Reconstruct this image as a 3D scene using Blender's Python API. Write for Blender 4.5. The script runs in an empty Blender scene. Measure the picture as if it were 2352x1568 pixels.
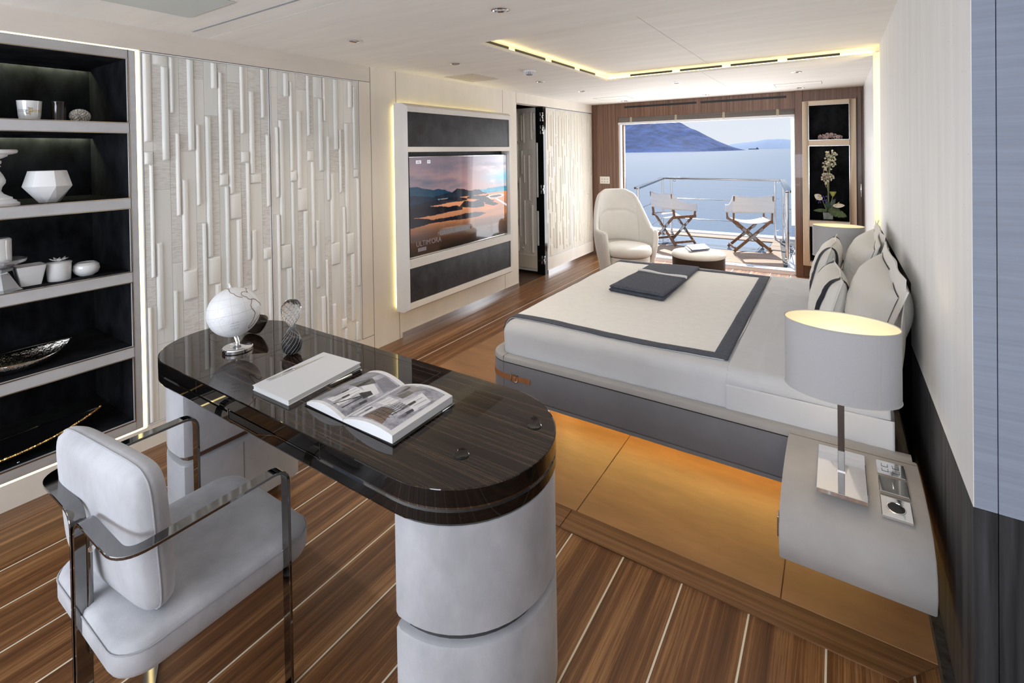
import bpy, bmesh, math, random
import numpy as np
from mathutils import Vector, Matrix
random.seed(7)
S = bpy.context.scene
COL = S.collection
PI = math.pi
# ------------------------------------------------------------------ camera
CAM_H = 1.55
F_PX, PPY, YAW, PITCH, ROLL = 1134.397, 361.316, 0.580909, 0.00996675, -0.0150988
fw = np.array([-math.sin(YAW) * math.cos(PITCH), math.cos(YAW) * math.cos(PITCH), -math.sin(PITCH)])
r_ = np.array([math.cos(YAW), math.sin(YAW), 0.0]); u_ = np.cross(r_, fw)
RT = r_ * math.cos(ROLL) + u_ * math.sin(ROLL); UP = -r_ * math.sin(ROLL) + u_ * math.cos(ROLL)
cam_d = bpy.data.cameras.new('camera'); cam = bpy.data.objects.new('camera', cam_d); COL.objects.link(cam)
cam.matrix_world = Matrix(((RT[0], UP[0], -fw[0], 0), (RT[1], UP[1], -fw[1], 0), (RT[2], UP[2], -fw[2], CAM_H), (0, 0, 0, 1)))
cam_d.sensor_width = 36; cam_d.lens = 36 * F_PX / 2352; cam_d.shift_y = -(784 - PPY) / 2352
cam_d.clip_start = 0.02; cam_d.clip_end = 9000
S.camera = cam

def at(px, py, ax, val):
    """point of the place seen at a photograph pixel, on the plane axis=val"""
    d = fw * F_PX + RT * (px - 1176) - UP * (py - PPY)
    i = 'xyz'.index(ax); o = (0, 0, CAM_H)[i]; t = (val - o) / d[i]
    return Vector((d[0] * t, d[1] * t, CAM_H + d[2] * t))

# ------------------------------------------------------------------ world, sun, exposure
S.view_settings.view_transform = 'Standard'; S.view_settings.look = 'None'
S.view_settings.exposure = 0.22; S.view_settings.gamma = 1.0
W = bpy.data.worlds.new('world'); S.world = W; W.use_nodes = True
nt = W.node_tree; nt.nodes.clear()
wo = nt.nodes.new('ShaderNodeOutputWorld'); bg = nt.nodes.new('ShaderNodeBackground')
tc = nt.nodes.new('ShaderNodeTexCoord'); sp = nt.nodes.new('ShaderNodeSeparateXYZ')
cr = nt.nodes.new('ShaderNodeValToRGB')
cr.color_ramp.elements[0].position = 0.0; cr.color_ramp.elements[0].color = (0.80, 0.85, 0.93, 1)
cr.color_ramp.elements[1].position = 0.6; cr.color_ramp.elements[1].color = (0.36, 0.55, 0.92, 1)
e = cr.color_ramp.elements.new(0.2); e.color = (0.72, 0.80, 0.93, 1)
nt.links.new(tc.outputs['Generated'], sp.inputs[0]); nt.links.new(sp.outputs['Z'], cr.inputs[0])
nt.links.new(cr.outputs[0], bg.inputs[0]); bg.inputs[1].default_value = 0.86
nt.links.new(bg.outputs[0], wo.inputs[0])

def sun(name, d, energy, color, angle=0.01):
    l = bpy.data.lights.new(name, 'SUN'); l.energy = energy; l.color = color; l.angle = angle
    o = bpy.data.objects.new(name, l); COL.objects.link(o)
    o.rotation_euler = Vector(d).to_track_quat('-Z', 'Y').to_euler(); return o
def area(name, loc, d, sx, sy, energy, color, spread=PI, portal=False):
    l = bpy.data.lights.new(name, 'AREA'); l.shape = 'RECTANGLE'; l.size = sx; l.size_y = sy
    l.energy = energy; l.color = color; l.spread = spread
    if portal: l.cycles.is_portal = True
    o = bpy.data.objects.new(name, l); COL.objects.link(o); o.location = loc
    o.rotation_euler = Vector(d).to_track_quat('-Z', 'Y').to_euler(); return o
sun('sunlight', (0.36, -1.0, -1.0), 4.6, (1.0, 0.96, 0.88))
area('daylight_balcony_door', (-1.53, 7.02, 1.0), (0, -1, 0.10), 2.2, 1.85, 56, (0.97, 0.98, 1.0))
area('fill_rear_uplight', (-1.45, -2.55, 1.05), (0, 0.62, 1.0), 3.0, 1.2, 135, (0.82, 0.89, 1.0))  # unseen fill lamp added behind the camera, tilted up to bounce off the ceiling
area('fill_left_uplight', (-2.95, -1.75, 1.1), (1, 0.25, 1.1), 1.6, 1.5, 32, (0.82, 0.89, 1.0))  # second added fill lamp, out of view, lifts the ceiling and near furniture

# ------------------------------------------------------------------ materials
MATS = {}
def nodes(m):
    m.use_nodes = True; n = m.node_tree; b = n.nodes['Principled BSDF']; return n, b
def mat(name, c, rough=0.6, metal=0.0, noise=0.0, nscale=(4, 4, 4), bump=0.0, bscale=60, spec=0.5, sheen=0.0, coat=0.0, emit=None, es=0.0, alpha=1.0, trans=0.0, c2=None, detail=6, coords='Object', ior=None, rnoise=0.0):
    if name in MATS: return MATS[name]
    m = bpy.data.materials.new(name); n, b = nodes(m)
    b.inputs['Base Color'].default_value = (*c, 1); b.inputs['Roughness'].default_value = rough
    b.inputs['Metallic'].default_value = metal; b.inputs['Specular IOR Level'].default_value = spec
    b.inputs['Sheen Weight'].default_value = sheen; b.inputs['Coat Weight'].default_value = coat
    b.inputs['Coat Roughness'].default_value = 0.03
    if ior: b.inputs['IOR'].default_value = ior
    if trans: b.inputs['Transmission Weight'].default_value = trans
    if emit: b.inputs['Emission Color'].default_value = (*emit, 1); b.inputs['Emission Strength'].default_value = es
    if noise or bump or c2 or rnoise:
        t = n.nodes.new('ShaderNodeTexCoord'); mp = n.nodes.new('ShaderNodeMapping'); mp.inputs['Scale'].default_value = nscale
        n.links.new(t.outputs[coords], mp.inputs[0])
        nz = n.nodes.new('ShaderNodeTexNoise'); nz.inputs['Scale'].default_value = 1.0; nz.inputs['Detail'].default_value = detail
        nz.inputs['Roughness'].default_value = 0.62
        n.links.new(mp.outputs[0], nz.inputs['Vector'])
        if noise or c2:
            rp = n.nodes.new('ShaderNodeValToRGB')
            k = noise
            lo = c2 if c2 else tuple(max(0, x * (1 - k)) for x in c); hi = c if c2 else tuple(min(1, x * (1 + k)) for x in c)
            rp.color_ramp.elements[0].position = 0.34; rp.color_ramp.elements[1].position = 0.66
            rp.color_ramp.elements[0].color = (*lo, 1); rp.color_ramp.elements[1].color = (*hi, 1)
            n.links.new(nz.outputs['Fac'], rp.inputs[0]); n.links.new(rp.outputs[0], b.inputs['Base Color'])
        if rnoise:
            mr = n.nodes.new('ShaderNodeMapRange'); mr.inputs['To Min'].default_value = rough - rnoise; mr.inputs['To Max'].default_value = rough + rnoise
            n.links.new(nz.outputs['Fac'], mr.inputs['Value']); n.links.new(mr.outputs[0], b.inputs['Roughness'])
        if bump:
            bz = n.nodes.new('ShaderNodeTexNoise'); bz.inputs['Scale'].default_value = bscale; bz.inputs['Detail'].default_value = 3
            n.links.new(t.outputs[coords], bz.inputs['Vector'])
            bp = n.nodes.new('ShaderNodeBump'); bp.inputs['Strength'].default_value = bump; bp.inputs['Distance'].default_value = 0.01
            n.links.new(bz.outputs['Fac'], bp.inputs['Height']); n.links.new(bp.outputs[0], b.inputs['Normal'])
    MATS[name] = m; return m

def wood_floor():
    m = bpy.data.materials.new('striped_teak_floor'); n, b = nodes(m); L = n.links.new
    g = n.nodes.new('ShaderNodeNewGeometry'); s = n.nodes.new('ShaderNodeSeparateXYZ'); L(g.outputs['Position'], s.inputs[0])
    def mt(op, a, c=None, d=None):
        q = n.nodes.new('ShaderNodeMath'); q.operation = op
        for i, x in enumerate((a, c, d)):
            if x is None: continue
            if isinstance(x, (int, float)): q.inputs[i].default_value = x
            else: L(x, q.inputs[i])
        return q.outputs[0]
    u = mt('DIVIDE', mt('ADD', s.outputs['X'], 0.037 + 0.2175 * 60), 0.2175)
    fr = mt('FRACT', u); pid = mt('FLOOR', u)
    dist = mt('MINIMUM', fr, mt('SUBTRACT', 1.0, fr))
    line = mt('LESS_THAN', dist, 0.0135)
    line = mt('MULTIPLY', line, mt('GREATER_THAN', s.outputs['X'], -2.74))
    line = mt('MULTIPLY', line, mt('LESS_THAN', s.outputs['X'], 0.2))
    cb = n.nodes.new('ShaderNodeCombineXYZ')
    L(mt('MULTIPLY', s.outputs['X'], 26.0), cb.inputs[0]); L(mt('MULTIPLY', s.outputs['Y'], 0.42), cb.inputs[1]); L(mt('MULTIPLY', pid, 3.7), cb.inputs[2])
    n1 = n.nodes.new('ShaderNodeTexNoise'); n1.inputs['Scale'].default_value = 1.0; n1.inputs['Detail'].default_value = 9; n1.inputs['Roughness'].default_value = 0.75
    L(cb.outputs[0], n1.inputs['Vector'])
    cb2 = n.nodes.new('ShaderNodeCombineXYZ')
    L(mt('MULTIPLY', s.outputs['X'], 300.0), cb2.inputs[0]); L(mt('MULTIPLY', s.outputs['Y'], 5.0), cb2.inputs[1]); L(pid, cb2.inputs[2])
    n2 = n.nodes.new('ShaderNodeTexNoise'); n2.inputs['Scale'].default_value = 1.0; n2.inputs['Detail'].default_value = 3
    L(cb2.outputs[0], n2.inputs['Vector'])
    f = mt('ADD', mt('MULTIPLY', n1.outputs['Fac'], 0.78), mt('MULTIPLY', n2.outputs['Fac'], 0.22))
    rp = n.nodes.new('ShaderNodeValToRGB'); el = rp.color_ramp.elements
    el[0].position = 0.34; el[0].color = (0.055, 0.020, 0.008, 1); el[1].position = 0.70; el[1].color = (0.54, 0.285, 0.12, 1)
    k = el.new(0.5); k.color = (0.175, 0.075, 0.028, 1)
    L(f, rp.inputs[0])
    mx = n.nodes.new('ShaderNodeMix'); mx.data_type = 'RGBA'
    L(line, mx.inputs[0]); L(rp.outputs[0], mx.inputs[6]); mx.inputs[7].default_value = (0.80, 0.74, 0.60, 1)
    L(mx.outputs[2], b.inputs['Base Color']); b.inputs['Roughness'].default_value = 0.34; b.inputs['Specular IOR Level'].default_value = 0.45
    bp = n.nodes.new('ShaderNodeBump'); bp.inputs['Strength'].default_value = 0.12; bp.inputs['Distance'].default_value = 0.002
    L(n2.outputs['Fac'], bp.inputs['Height']); L(bp.outputs[0], b.inputs['Normal'])
    return m
def grain(name, dark, mid, light, axis=0, across=60.0, along=0.8, rough=0.3, coat=0.0, fine=400.0, p=(0.36, 0.52, 0.66), spec=0.5):
    """wood whose grain runs along axis (object coordinates)"""
    m = bpy.data.materials.new(name); n, b = nodes(m); L = n.links.new
    t = n.nodes.new('ShaderNodeTexCoord')
    def nz(sc, al, det):
        mp = n.nodes.new('ShaderNodeMapping'); v = [sc, sc, sc]; v[axis] = al; mp.inputs['Scale'].default_value = v
        L(t.outputs['Object'], mp.inputs[0]); q = n.nodes.new('ShaderNodeTexNoise'); q.inputs['Scale'].default_value = 1; q.inputs['Detail'].default_value = det
        q.inputs['Roughness'].default_value = 0.7
        L(mp.outputs[0], q.inputs['Vector']); return q
    a = nz(across, along, 8); c = nz(fine, along * 6, 2)
    ad = n.nodes.new('ShaderNodeMath'); ad.operation = 'MULTIPLY_ADD'; ad.inputs[1].default_value = 0.25
    L(c.outputs['Fac'], ad.inputs[0])
    ml = n.nodes.new('ShaderNodeMath'); ml.operation = 'MULTIPLY'; ml.inputs[1].default_value = 0.75; L(a.outputs['Fac'], ml.inputs[0]); L(ml.outputs[0], ad.inputs[2])
    rp = n.nodes.new('ShaderNodeValToRGB'); el = rp.color_ramp.elements
    el[0].position = p[0]; el[0].color = (*dark, 1); el[1].position = p[2]; el[1].color = (*light, 1); k = el.new(p[1]); k.color = (*mid, 1)
    L(ad.outputs[0], rp.inputs[0]); L(rp.outputs[0], b.inputs['Base Color'])
    b.inputs['Roughness'].default_value = rough; b.inputs['Coat Weight'].default_value = coat; b.inputs['Coat Roughness'].default_value = 0.02
    b.inputs['Specular IOR Level'].default_value = spec
    return m

SUEDE = mat('pale_grey_suede', (0.44, 0.445, 0.475), 0.85, noise=0.16, nscale=(7, 7, 4), bump=0.05, bscale=300, sheen=0.25)
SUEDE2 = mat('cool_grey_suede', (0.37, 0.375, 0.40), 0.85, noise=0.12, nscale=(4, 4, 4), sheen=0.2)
BEDL = mat('grey_nubuck', (0.175, 0.175, 0.195), 0.75, noise=0.08, nscale=(3, 3, 3), sheen=0.15)
NSL = mat('cream_nubuck', (0.40, 0.38, 0.365), 0.8, noise=0.08, nscale=(5, 5, 5), sheen=0.2)
WALLB = mat('beige_limewash', (0.80, 0.745, 0.66), 0.7, noise=0.035, nscale=(1.5, 6, 1.2), bump=0.02, bscale=80)
WALLF = mat('fascia_limewash', (0.70, 0.645, 0.58), 0.7, noise=0.05, nscale=(2, 2, 7))
WALLW = None
CEILM = mat('ceiling_limewash', (0.82, 0.795, 0.75), 0.75, noise=0.04, nscale=(1.2, 9, 3), bump=0.03, bscale=120)
SHELFM = mat('shelf_grey_leather', (0.50, 0.50, 0.51), 0.65, noise=0.07, nscale=(3, 6, 9))
VELV = mat('black_velvet', (0.011, 0.0115, 0.014), 0.9, noise=0.7, nscale=(9, 9, 5), spec=0.12)
DKP = mat('charcoal_leather', (0.030, 0.031, 0.037), 0.62, noise=0.5, nscale=(9, 9, 7), bump=0.05, bscale=200)
DKW = mat('charcoal_wallcover', (0.030, 0.031, 0.035), 0.7, noise=0.75, nscale=(30, 30, 1.3), detail=4)
BLK = mat('black', (0.008, 0.008, 0.009), 0.5)
BLKG = mat('gloss_black', (0.006, 0.006, 0.007), 0.08)
CHR = mat('chrome', (0.86, 0.86, 0.87), 0.06, 1.0)
STEEL = mat('polished_steel', (0.78, 0.79, 0.80), 0.12, 1.0)
DCHR = mat('dark_chrome', (0.24, 0.235, 0.23), 0.05, 1.0)
BRASS = mat('bronze_trim', (0.62, 0.50, 0.36), 0.18, 1.0)
LEDW = mat('led_warm', (1, 0.9, 0.6), 0.5, emit=(1.0, 0.80, 0.36), es=3.6)
LEDY = mat('led_cove', (1, 0.9, 0.6), 0.5, emit=(1.0, 0.80, 0.34), es=8.5)
LEDS = mat('led_shelf', (1, 1, 0.8), 0.5, emit=(0.95, 1.0, 0.62), es=45)
LEATH = mat('cognac_leather', (0.33, 0.175, 0.082), 0.42, noise=0.16, nscale=(2.5, 9, 3), bump=0.03, bscale=250)
STRAP = mat('tan_strap_leather', (0.33, 0.13, 0.05), 0.5, noise=0.12, nscale=(20, 20, 20))
SHEET = mat('white_sheet', (0.66, 0.675, 0.71), 0.9, noise=0.03, nscale=(6, 6, 6))
CREAM = mat('cream_coverlet', (0.93, 0.925, 0.905), 0.95, noise=0.03, nscale=(20, 60, 20), bump=0.08, bscale=500)
GREYF = mat('slate_felt', (0.085, 0.095, 0.125), 0.95, noise=0.18, nscale=(60, 60, 60), bump=0.1, bscale=600)
PILW = mat('ivory_cotton', (0.82, 0.80, 0.75), 0.9)
NAVY = mat('navy_cotton', (0.018, 0.020, 0.030), 0.9)
WHITEC = mat('white_ceramic', (0.82, 0.82, 0.83), 0.12, coat=0.5)
WHITEM = mat('white_matt', (0.78, 0.78, 0.78), 0.5)
CHAIRW = mat('ivory_upholstery', (0.86, 0.84, 0.79), 0.92, noise=0.02, nscale=(8, 8, 8), bump=0.05, bscale=500, sheen=0.1)
CANV = mat('white_canvas', (0.80, 0.80, 0.80), 0.9, noise=0.03, nscale=(5, 5, 30))
BROWNL = mat('dark_brown_leather', (0.040, 0.022, 0.014), 0.55)
WPAINT = mat('white_paint', (0.82, 0.83, 0.85), 0.35)
SHADEO = mat('shade_linen', (0.47, 0.47, 0.485), 0.9, noise=0.02, nscale=(200, 200, 200))
SHADEI = mat('shade_lining', (0.80, 0.76, 0.64), 0.9)
EBONY = grain('gloss_ebony', (0.008, 0.005, 0.004), (0.028, 0.018, 0.013), (0.15, 0.088, 0.054), axis=0, across=120, along=0.7, rough=0.5, coat=1.0, fine=330, p=(0.42, 0.54, 0.68), spec=0.0)
EBONE = mat('gloss_ebony_edge', (.005, .0042, .0038), .5, coat=1.0, spec=0.0, noise=.5, nscale=(2, 2, 300))
WALNUT = grain('walnut_veneer', (0.075, 0.034, 0.018), (0.17, 0.082, 0.047), (0.27, 0.145, 0.09), axis=2, across=55, along=0.6, rough=0.28, coat=0.25, fine=300)
BORDX = grain('teak_border', (0.09, 0.04, 0.017), (0.19, 0.092, 0.042), (0.32, 0.175, 0.09), axis=0, across=45, along=0.6, rough=0.34)
BORDY = grain('teak_border_side', (0.09, 0.04, 0.017), (0.19, 0.092, 0.042), (0.32, 0.175, 0.09), axis=1, across=45, along=0.6, rough=0.34)
TEAKC = grain('chair_teak', (0.12, 0.055, 0.022), (0.24, 0.115, 0.05), (0.36, 0.19, 0.09), axis=2, across=60, along=3, rough=0.5)
BLIND = grain('blind_slats', (0.10, 0.085, 0.075), (0.19, 0.165, 0.145), (0.27, 0.24, 0.21), axis=0, across=160, along=0.6, rough=0.6)
GLASS = mat('clear_glass', (0.95, 0.97, 0.98), 0.02, trans=1.0, ior=1.45)
SMOKE = mat('smoked_glass', (0.016, 0.012, 0.010), 0.12)
TILEA = mat('tile_smooth_leather', (0.84, 0.83, 0.79), 0.5, noise=0.015, nscale=(2, 2, 2))
TILEG = mat('tile_pale_green_leather', (0.78, 0.79, 0.76), 0.5, noise=0.015, nscale=(2, 2, 2))
def dirty(name, c, lo):
    m = mat(name, c, 0.6, c2=lo, nscale=(30, 22, 160), detail=10)
    el = [x for x in m.node_tree.nodes if x.type == 'VALTORGB'][0].color_ramp.elements
    el[0].position = 0.30; el[1].position = 0.56; return m
TILED = dirty('tile_distressed_leather', (0.79, 0.78, 0.745), (0.58, 0.56, 0.53))
SEAM = mat('seam_shadow', (0.20, 0.18, 0.15), 0.8)

# ------------------------------------------------------------------ mesh helpers
class MB:
    def __init__(s): s.v = []; s.f = []; s.m = []
    def add(s, vs, fs, mi=0):
        b = len(s.v); s.v += [tuple(map(float, v)) for v in vs]
        for k, f in enumerate(fs): s.f.append(tuple(i + b for i in f)); s.m.append(mi[k] if isinstance(mi, list) else mi)
        return s
    def box(s, a, b, mi=0):
        x0, y0, z0 = a; x1, y1, z1 = b
        vs = [(x0, y0, z0), (x1, y0, z0), (x1, y1, z0), (x0, y1, z0), (x0, y0, z1), (x1, y0, z1), (x1, y1, z1), (x0, y1, z1)]
        return s.add(vs, [(0, 3, 2, 1), (4, 5, 6, 7), (0, 1, 5, 4), (1, 2, 6, 5), (2, 3, 7, 6), (3, 0, 4, 7)], mi)
    def prism(s, pts, lo, hi, plane='xy', mi=0, mi_top=None, mi_bot=None):
        """outline extruded between two heights; plane says which axes the outline lies in"""
        def P(p, h):
            return {'xy': (p[0], p[1], h), 'yz': (h, p[0], p[1]), 'xz': (p[0], h, p[1])}[plane]
        n = len(pts); vs = [P(p, lo) for p in pts] + [P(p, hi) for p in pts]
        fs = [(i, (i + 1) % n, n + (i + 1) % n, n + i) for i in range(n)] + [tuple(range(n - 1, -1, -1)), tuple(range(n, 2 * n))]
        mm = [mi] * n + [mi if mi_bot is None else mi_bot, mi if mi_top is None else mi_top]
        return s.add(vs, fs, mm)
    def lathe(s, prof, c=(0, 0, 0), n=32, sx=1, sy=1, mi=0, cap=True):
        vs = []; fs = []; k = len(prof)
        for i in range(n):
            a = 2 * PI * i / n
            for r, z in prof: vs.append((c[0] + r * sx * math.cos(a), c[1] + r * sy * math.sin(a), c[2] + z))
        for i in range(n):
            j = (i + 1) % n
            for q in range(k - 1): fs.append((i * k + q, j * k + q, j * k + q + 1, i * k + q + 1))
        if cap and prof[0][0] > 1e-6: fs.append(tuple(i * k for i in range(n - 1, -1, -1)))
        if cap and prof[-1][0] > 1e-6: fs.append(tuple(i * k + k - 1 for i in range(n)))
        return s.add(vs, fs, mi)
    def sweep(s, path, sect, w0, mi=0, closed=False, caps=True, scale=None):
        """section (list of (a,b)) swept along path; a along the transported width vector, b along the normal"""
        P = [Vector(p) for p in path]; n = len(P); k = len(sect); vs = []; fs = []
        w = Vector(w0).normalized(); prev = None
        for i in range(n):
            t = (P[min(i + 1, n - 1)] - P[max(i - 1, 0)]) if not closed else (P[(i + 1) % n] - P[i - 1])
            t.normalize()
            if prev is not None: w = prev.rotation_difference(t) @ w
            w = (w - t * w.dot(t)).normalized(); nn = t.cross(w); prev = t
            sc = scale[i] if scale else 1.0
            for a, b in sect: vs.append(P[i] + w * a * sc + nn * b * sc)
        m = n if closed else n - 1
        for i in range(m):
            j = (i + 1) % n
            for q in range(k): fs.append((i * k + q, i * k + (q + 1) % k, j * k + (q + 1) % k, j * k + q))
        if caps and not closed: fs.append(tuple(range(k - 1, -1, -1))); fs.append(tuple((n - 1) * k + q for q in range(k)))
        return s.add(vs, fs, mi)
    def tube(s, path, r, n=10, mi=0, closed=False, scale=None):
        P = [Vector(p) for p in path]; t = (P[1] - P[0]).normalized(); w = Vector((0, 0, 1)) if abs(t.z) < 0.9 else Vector((1, 0, 0))
        return s.sweep(path, [(r * math.cos(2 * PI * i / n), r * math.sin(2 * PI * i / n)) for i in range(n)], w, mi, closed, scale=scale)
    def grid(s, fn, nu, nv, mi=0, mfn=None, wrap=False):
        vs = [fn(i / nu, j / nv) for j in range(nv + 1) for i in range(nu + 1)]; fs = []; mm = []
        for j in range(nv):
            for i in range(nu):
                a = j * (nu + 1) + i; fs.append((a, a + 1, a + nu + 2, a + nu + 1)); mm.append(mfn((i + .5) / nu, (j + .5) / nv) if mfn else mi)
        return s.add(vs, fs, mm)
    def sphere(s, c, r, n=24, m=14, sx=1, sy=1, sz=1, mi=0):
        return s.lathe([(max(1e-7, r * math.sin(PI * j / m)) , -r * sz * math.cos(PI * j / m)) for j in range(m + 1)], c, n, sx, sy, mi, cap=False)
    def xf(s, M, start=0):
        M = Matrix(M)
        s.v[start:] = [tuple(M @ Vector(v)) for v in s.v[start:]]; return s

def link(name, me, parent=None, loc=(0, 0, 0)):
    o = bpy.data.objects.new(name, me); COL.objects.link(o)
    if parent is not None: o.parent = parent
    else: o.location = loc
    return o
def build(name, mb, mats, parent=None, bevel=0.0, seg=2, smooth=None, sub=0, world=True, weld=False, solid=0.0):
    """one mesh object; vertex coordinates are given in the room's frame and stored relative to the thing's base"""
    top = parent
    off = Vector((0, 0, 0))
    while top is not None: off += top.location; top = top.parent
    vs = [tuple(Vector(v) - off) for v in mb.v] if (world and parent is not None) else mb.v
    origin = Vector((0, 0, 0))
    if parent is None and world:
        a = np.array(mb.v); origin = Vector(((a[:, 0].min() + a[:, 0].max()) / 2, (a[:, 1].min() + a[:, 1].max()) / 2, a[:, 2].min()))
        vs = [tuple(Vector(v) - origin) for v in mb.v]
    me = bpy.data.meshes.new(name); me.from_pydata(vs, [], mb.f)
    for k in (mats if isinstance(mats, (list, tuple)) else [mats]): me.materials.append(k)
    me.polygons.foreach_set('material_index', mb.m); me.update()
    bm = bmesh.new(); bm.from_mesh(me)
    bmesh.ops.remove_doubles(bm, verts=bm.verts, dist=1e-5 if not weld else weld)
    bmesh.ops.recalc_face_normals(bm, faces=bm.faces)
    if bevel:
        eds = [e for e in bm.edges if len(e.link_faces) == 2 and e.calc_face_angle(0) > 0.5]
        bmesh.ops.bevel(bm, geom=eds, offset=bevel, segments=seg, profile=0.5, affect='EDGES', clamp_overlap=True)
    bm.to_mesh(me); bm.free()
    o = link(name, me, parent, origin if parent is None else (0, 0, 0))
    if sub:
        q = o.modifiers.new('subdivision', 'SUBSURF'); q.levels = sub; q.render_levels = sub
    if solid:
        q = o.modifiers.new('thickness', 'SOLIDIFY'); q.thickness = solid; q.offset = 0
    if smooth is not False:
        me.shade_smooth()
        me.set_sharp_from_angle(angle=smooth if smooth else 0.6)
    return o
def tag(o, label, cat, group=None):
    o['label'] = label; o['category'] = cat
    if group: o['group'] = group
    return o
def thing(name, label, cat, loc=(0, 0, 0), group=None):
    o = bpy.data.objects.new(name, None); COL.objects.link(o); o.location = loc; o.empty_display_size = 0.1
    return tag(o, label, cat, group)
def struct(name, mb, mats, **k):
    k.setdefault('smooth', False)
    o = build(name, mb, mats, **k)
    if k.get('parent') is None: o['kind'] = 'structure'
    return o
def copy_tree(o, parent=None):
    c = o.copy(); COL.objects.link(c); c.parent = parent
    for ch in list(o.children): copy_tree(ch, c)
    return c
def text(name, body, size, M, m, parent=None, depth=0.0004, align='CENTER', off=None, bold=0.0):
    cu = bpy.data.curves.new(name, 'FONT'); cu.body = body; cu.size = size; cu.align_x = align; cu.align_y = 'CENTER'; cu.extrude = depth; cu.offset = bold
    cu.resolution_u = 3
    t = bpy.data.objects.new(name, cu); COL.objects.link(t)
    me = bpy.data.meshes.new_from_object(t.evaluated_get(bpy.context.evaluated_depsgraph_get())); bpy.data.objects.remove(t); bpy.data.curves.remove(cu)
    M = Matrix(M); o_ = Vector((0, 0, 0)); top = parent
    while top is not None: o_ += top.location; top = top.parent
    for v in me.vertices: v.co = (M @ v.co) - o_
    me.materials.clear(); me.materials.append(m)
    return link(name, me, parent)
def frame(o, x, y):
    """matrix with the given x and y directions at o"""
    x = Vector(x).normalized(); y = Vector(y).normalized(); z = x.cross(y)
    return Matrix(((x.x, y.x, z.x, o[0]), (x.y, y.y, z.y, o[1]), (x.z, y.z, z.z, o[2]), (0, 0, 0, 1)))
def fillet(P, r, n=6):
    """polyline with rounded corners; r per inner corner or one value"""
    P = [Vector(p) for p in P]; out = [P[0]]
    for i in range(1, len(P) - 1):
        rr = r[i - 1] if isinstance(r, (list, tuple)) else r
        a = (P[i - 1] - P[i]).normalized(); b = (P[i + 1] - P[i]).normalized()
        ang = a.angle(b); d = min(rr / math.tan(ang / 2), (P[i - 1] - P[i]).length * 0.49, (P[i + 1] - P[i]).length * 0.49)
        p0 = P[i] + a * d; p1 = P[i] + b * d
        for k in range(n + 1):
            t = k / n; out.append(p0 * (1 - t) ** 2 + P[i] * 2 * t * (1 - t) + p1 * t * t)
    out.append(P[-1]); return out
def rrect(x0, x1, y0, y1, r, n=8):
    rs = r if isinstance(r, (list, tuple)) else [r] * 4; pts = []
    for (cx, cy, a0, q) in ((x1, y1, 0, rs[0]), (x0, y1, 1, rs[1]), (x0, y0, 2, rs[2]), (x1, y0, 3, rs[3])):
        sx = 1 if cx == x1 else -1; sy = 1 if cy == y1 else -1
        for k in range(n + 1):
            a = (a0 + k / n) * PI / 2; pts.append((cx - sx * q + q * math.cos(a), cy - sy * q + q * math.sin(a)))
    return pts
def rect_sec(w, t, c=0.0):
    return [(-w / 2, -t / 2), (w / 2, -t / 2), (w / 2, t / 2), (-w / 2, t / 2)]
def hsh(a, b=0.0, c=0.0): 
    v = math.sin(a * 12.9898 + b * 78.233 + c * 37.719) * 43758.5453; return v - math.floor(v)
# ================================================================== the setting
LX, RX, WY, CZ, TZ = -3.07, 0.27, 6.88, 2.24, 2.30
FLOORM = wood_floor()
struct('floor', MB().box((-3.07, -2.7, -0.06), (2.3, 7.08, 0.0)), FLOORM)
# inlaid cognac leather under and around the bed, teak border along its front
def seamed(x0, x1, y0, y1, z0, z1, mb):
    g = 0.0016
    mb.prism([(x0 + g, y0 + g), (x1 - g, y0 + g), (x1 - g, y1 - g), (x0 + g, y1 - g)], z0, z1); return mb
mb = MB()
for a, b in ((-2.43, -0.945), (-0.945, -0.17), (-0.17, 0.25)): seamed(a, b, 1.900, 4.75, 0.0, 0.005, mb)
struct('trim_1', mb, LEATH, bevel=0.0012, seg=1)
mb = MB(); seamed(-2.43, -0.965, 1.785, 1.900, 0, 0.004, mb)
mb.prism([(-0.963, 1.785), (0.14, 1.785), (0.245, 1.900), (-0.963, 1.900)], 0.0, 0.004)
struct('trim_2', mb, BORDX)
mb = MB().prism([(-3.07, -2.7), (-2.935, -2.7), (-2.935, 7.05), (-3.07, 7.05)], 0.0, 0.002)
struct('trim_3', mb, BORDY)

# ---- left wall
def wallpanel(mb, y0, y1, z0, z1, mi=0, x=LX, t=0.12): mb.box((x - t, y0, z0), (x, y1, z1), mi)
SHY0, SHY1 = -0.75, 1.098
mb = MB()
wallpanel(mb, -2.7, 2.651, 2.12, 2.40, 1)          # fascia above shelves and wardrobe
wallpanel(mb, -2.7, -2.6, 0, 2.12); wallpanel(mb, -.9, SHY0, 0, 2.12); wallpanel(mb, -2.6, -.9, 0, .25); wallpanel(mb, SHY0, 1.105, 0, 0.118)
wallpanel(mb, 1.105, 2.535, 0, 0.122)              # plinth under the wardrobe
wallpanel(mb, 2.535, 2.651, 0, 2.12, 0)
wallpanel(mb, 2.651, 4.782, 0, 2.40)
wallpanel(mb, 4.782, 6.92, 2.122, 2.40); wallpanel(mb, 5.465, 6.92, 0, 0.20); 
wl = struct('wall_left', mb, [WALLB, WALLF])
mb = MB()
def vseam(y, z0, z1): mb.box((LX - 0.002, y - 0.0022, z0), (LX + 0.0006, y + 0.0022, z1))
def hseam(z, y0, y1): mb.box((LX - 0.002, y0, z - 0.0022), (LX + 0.0006, y1, z + 0.0022))
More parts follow.
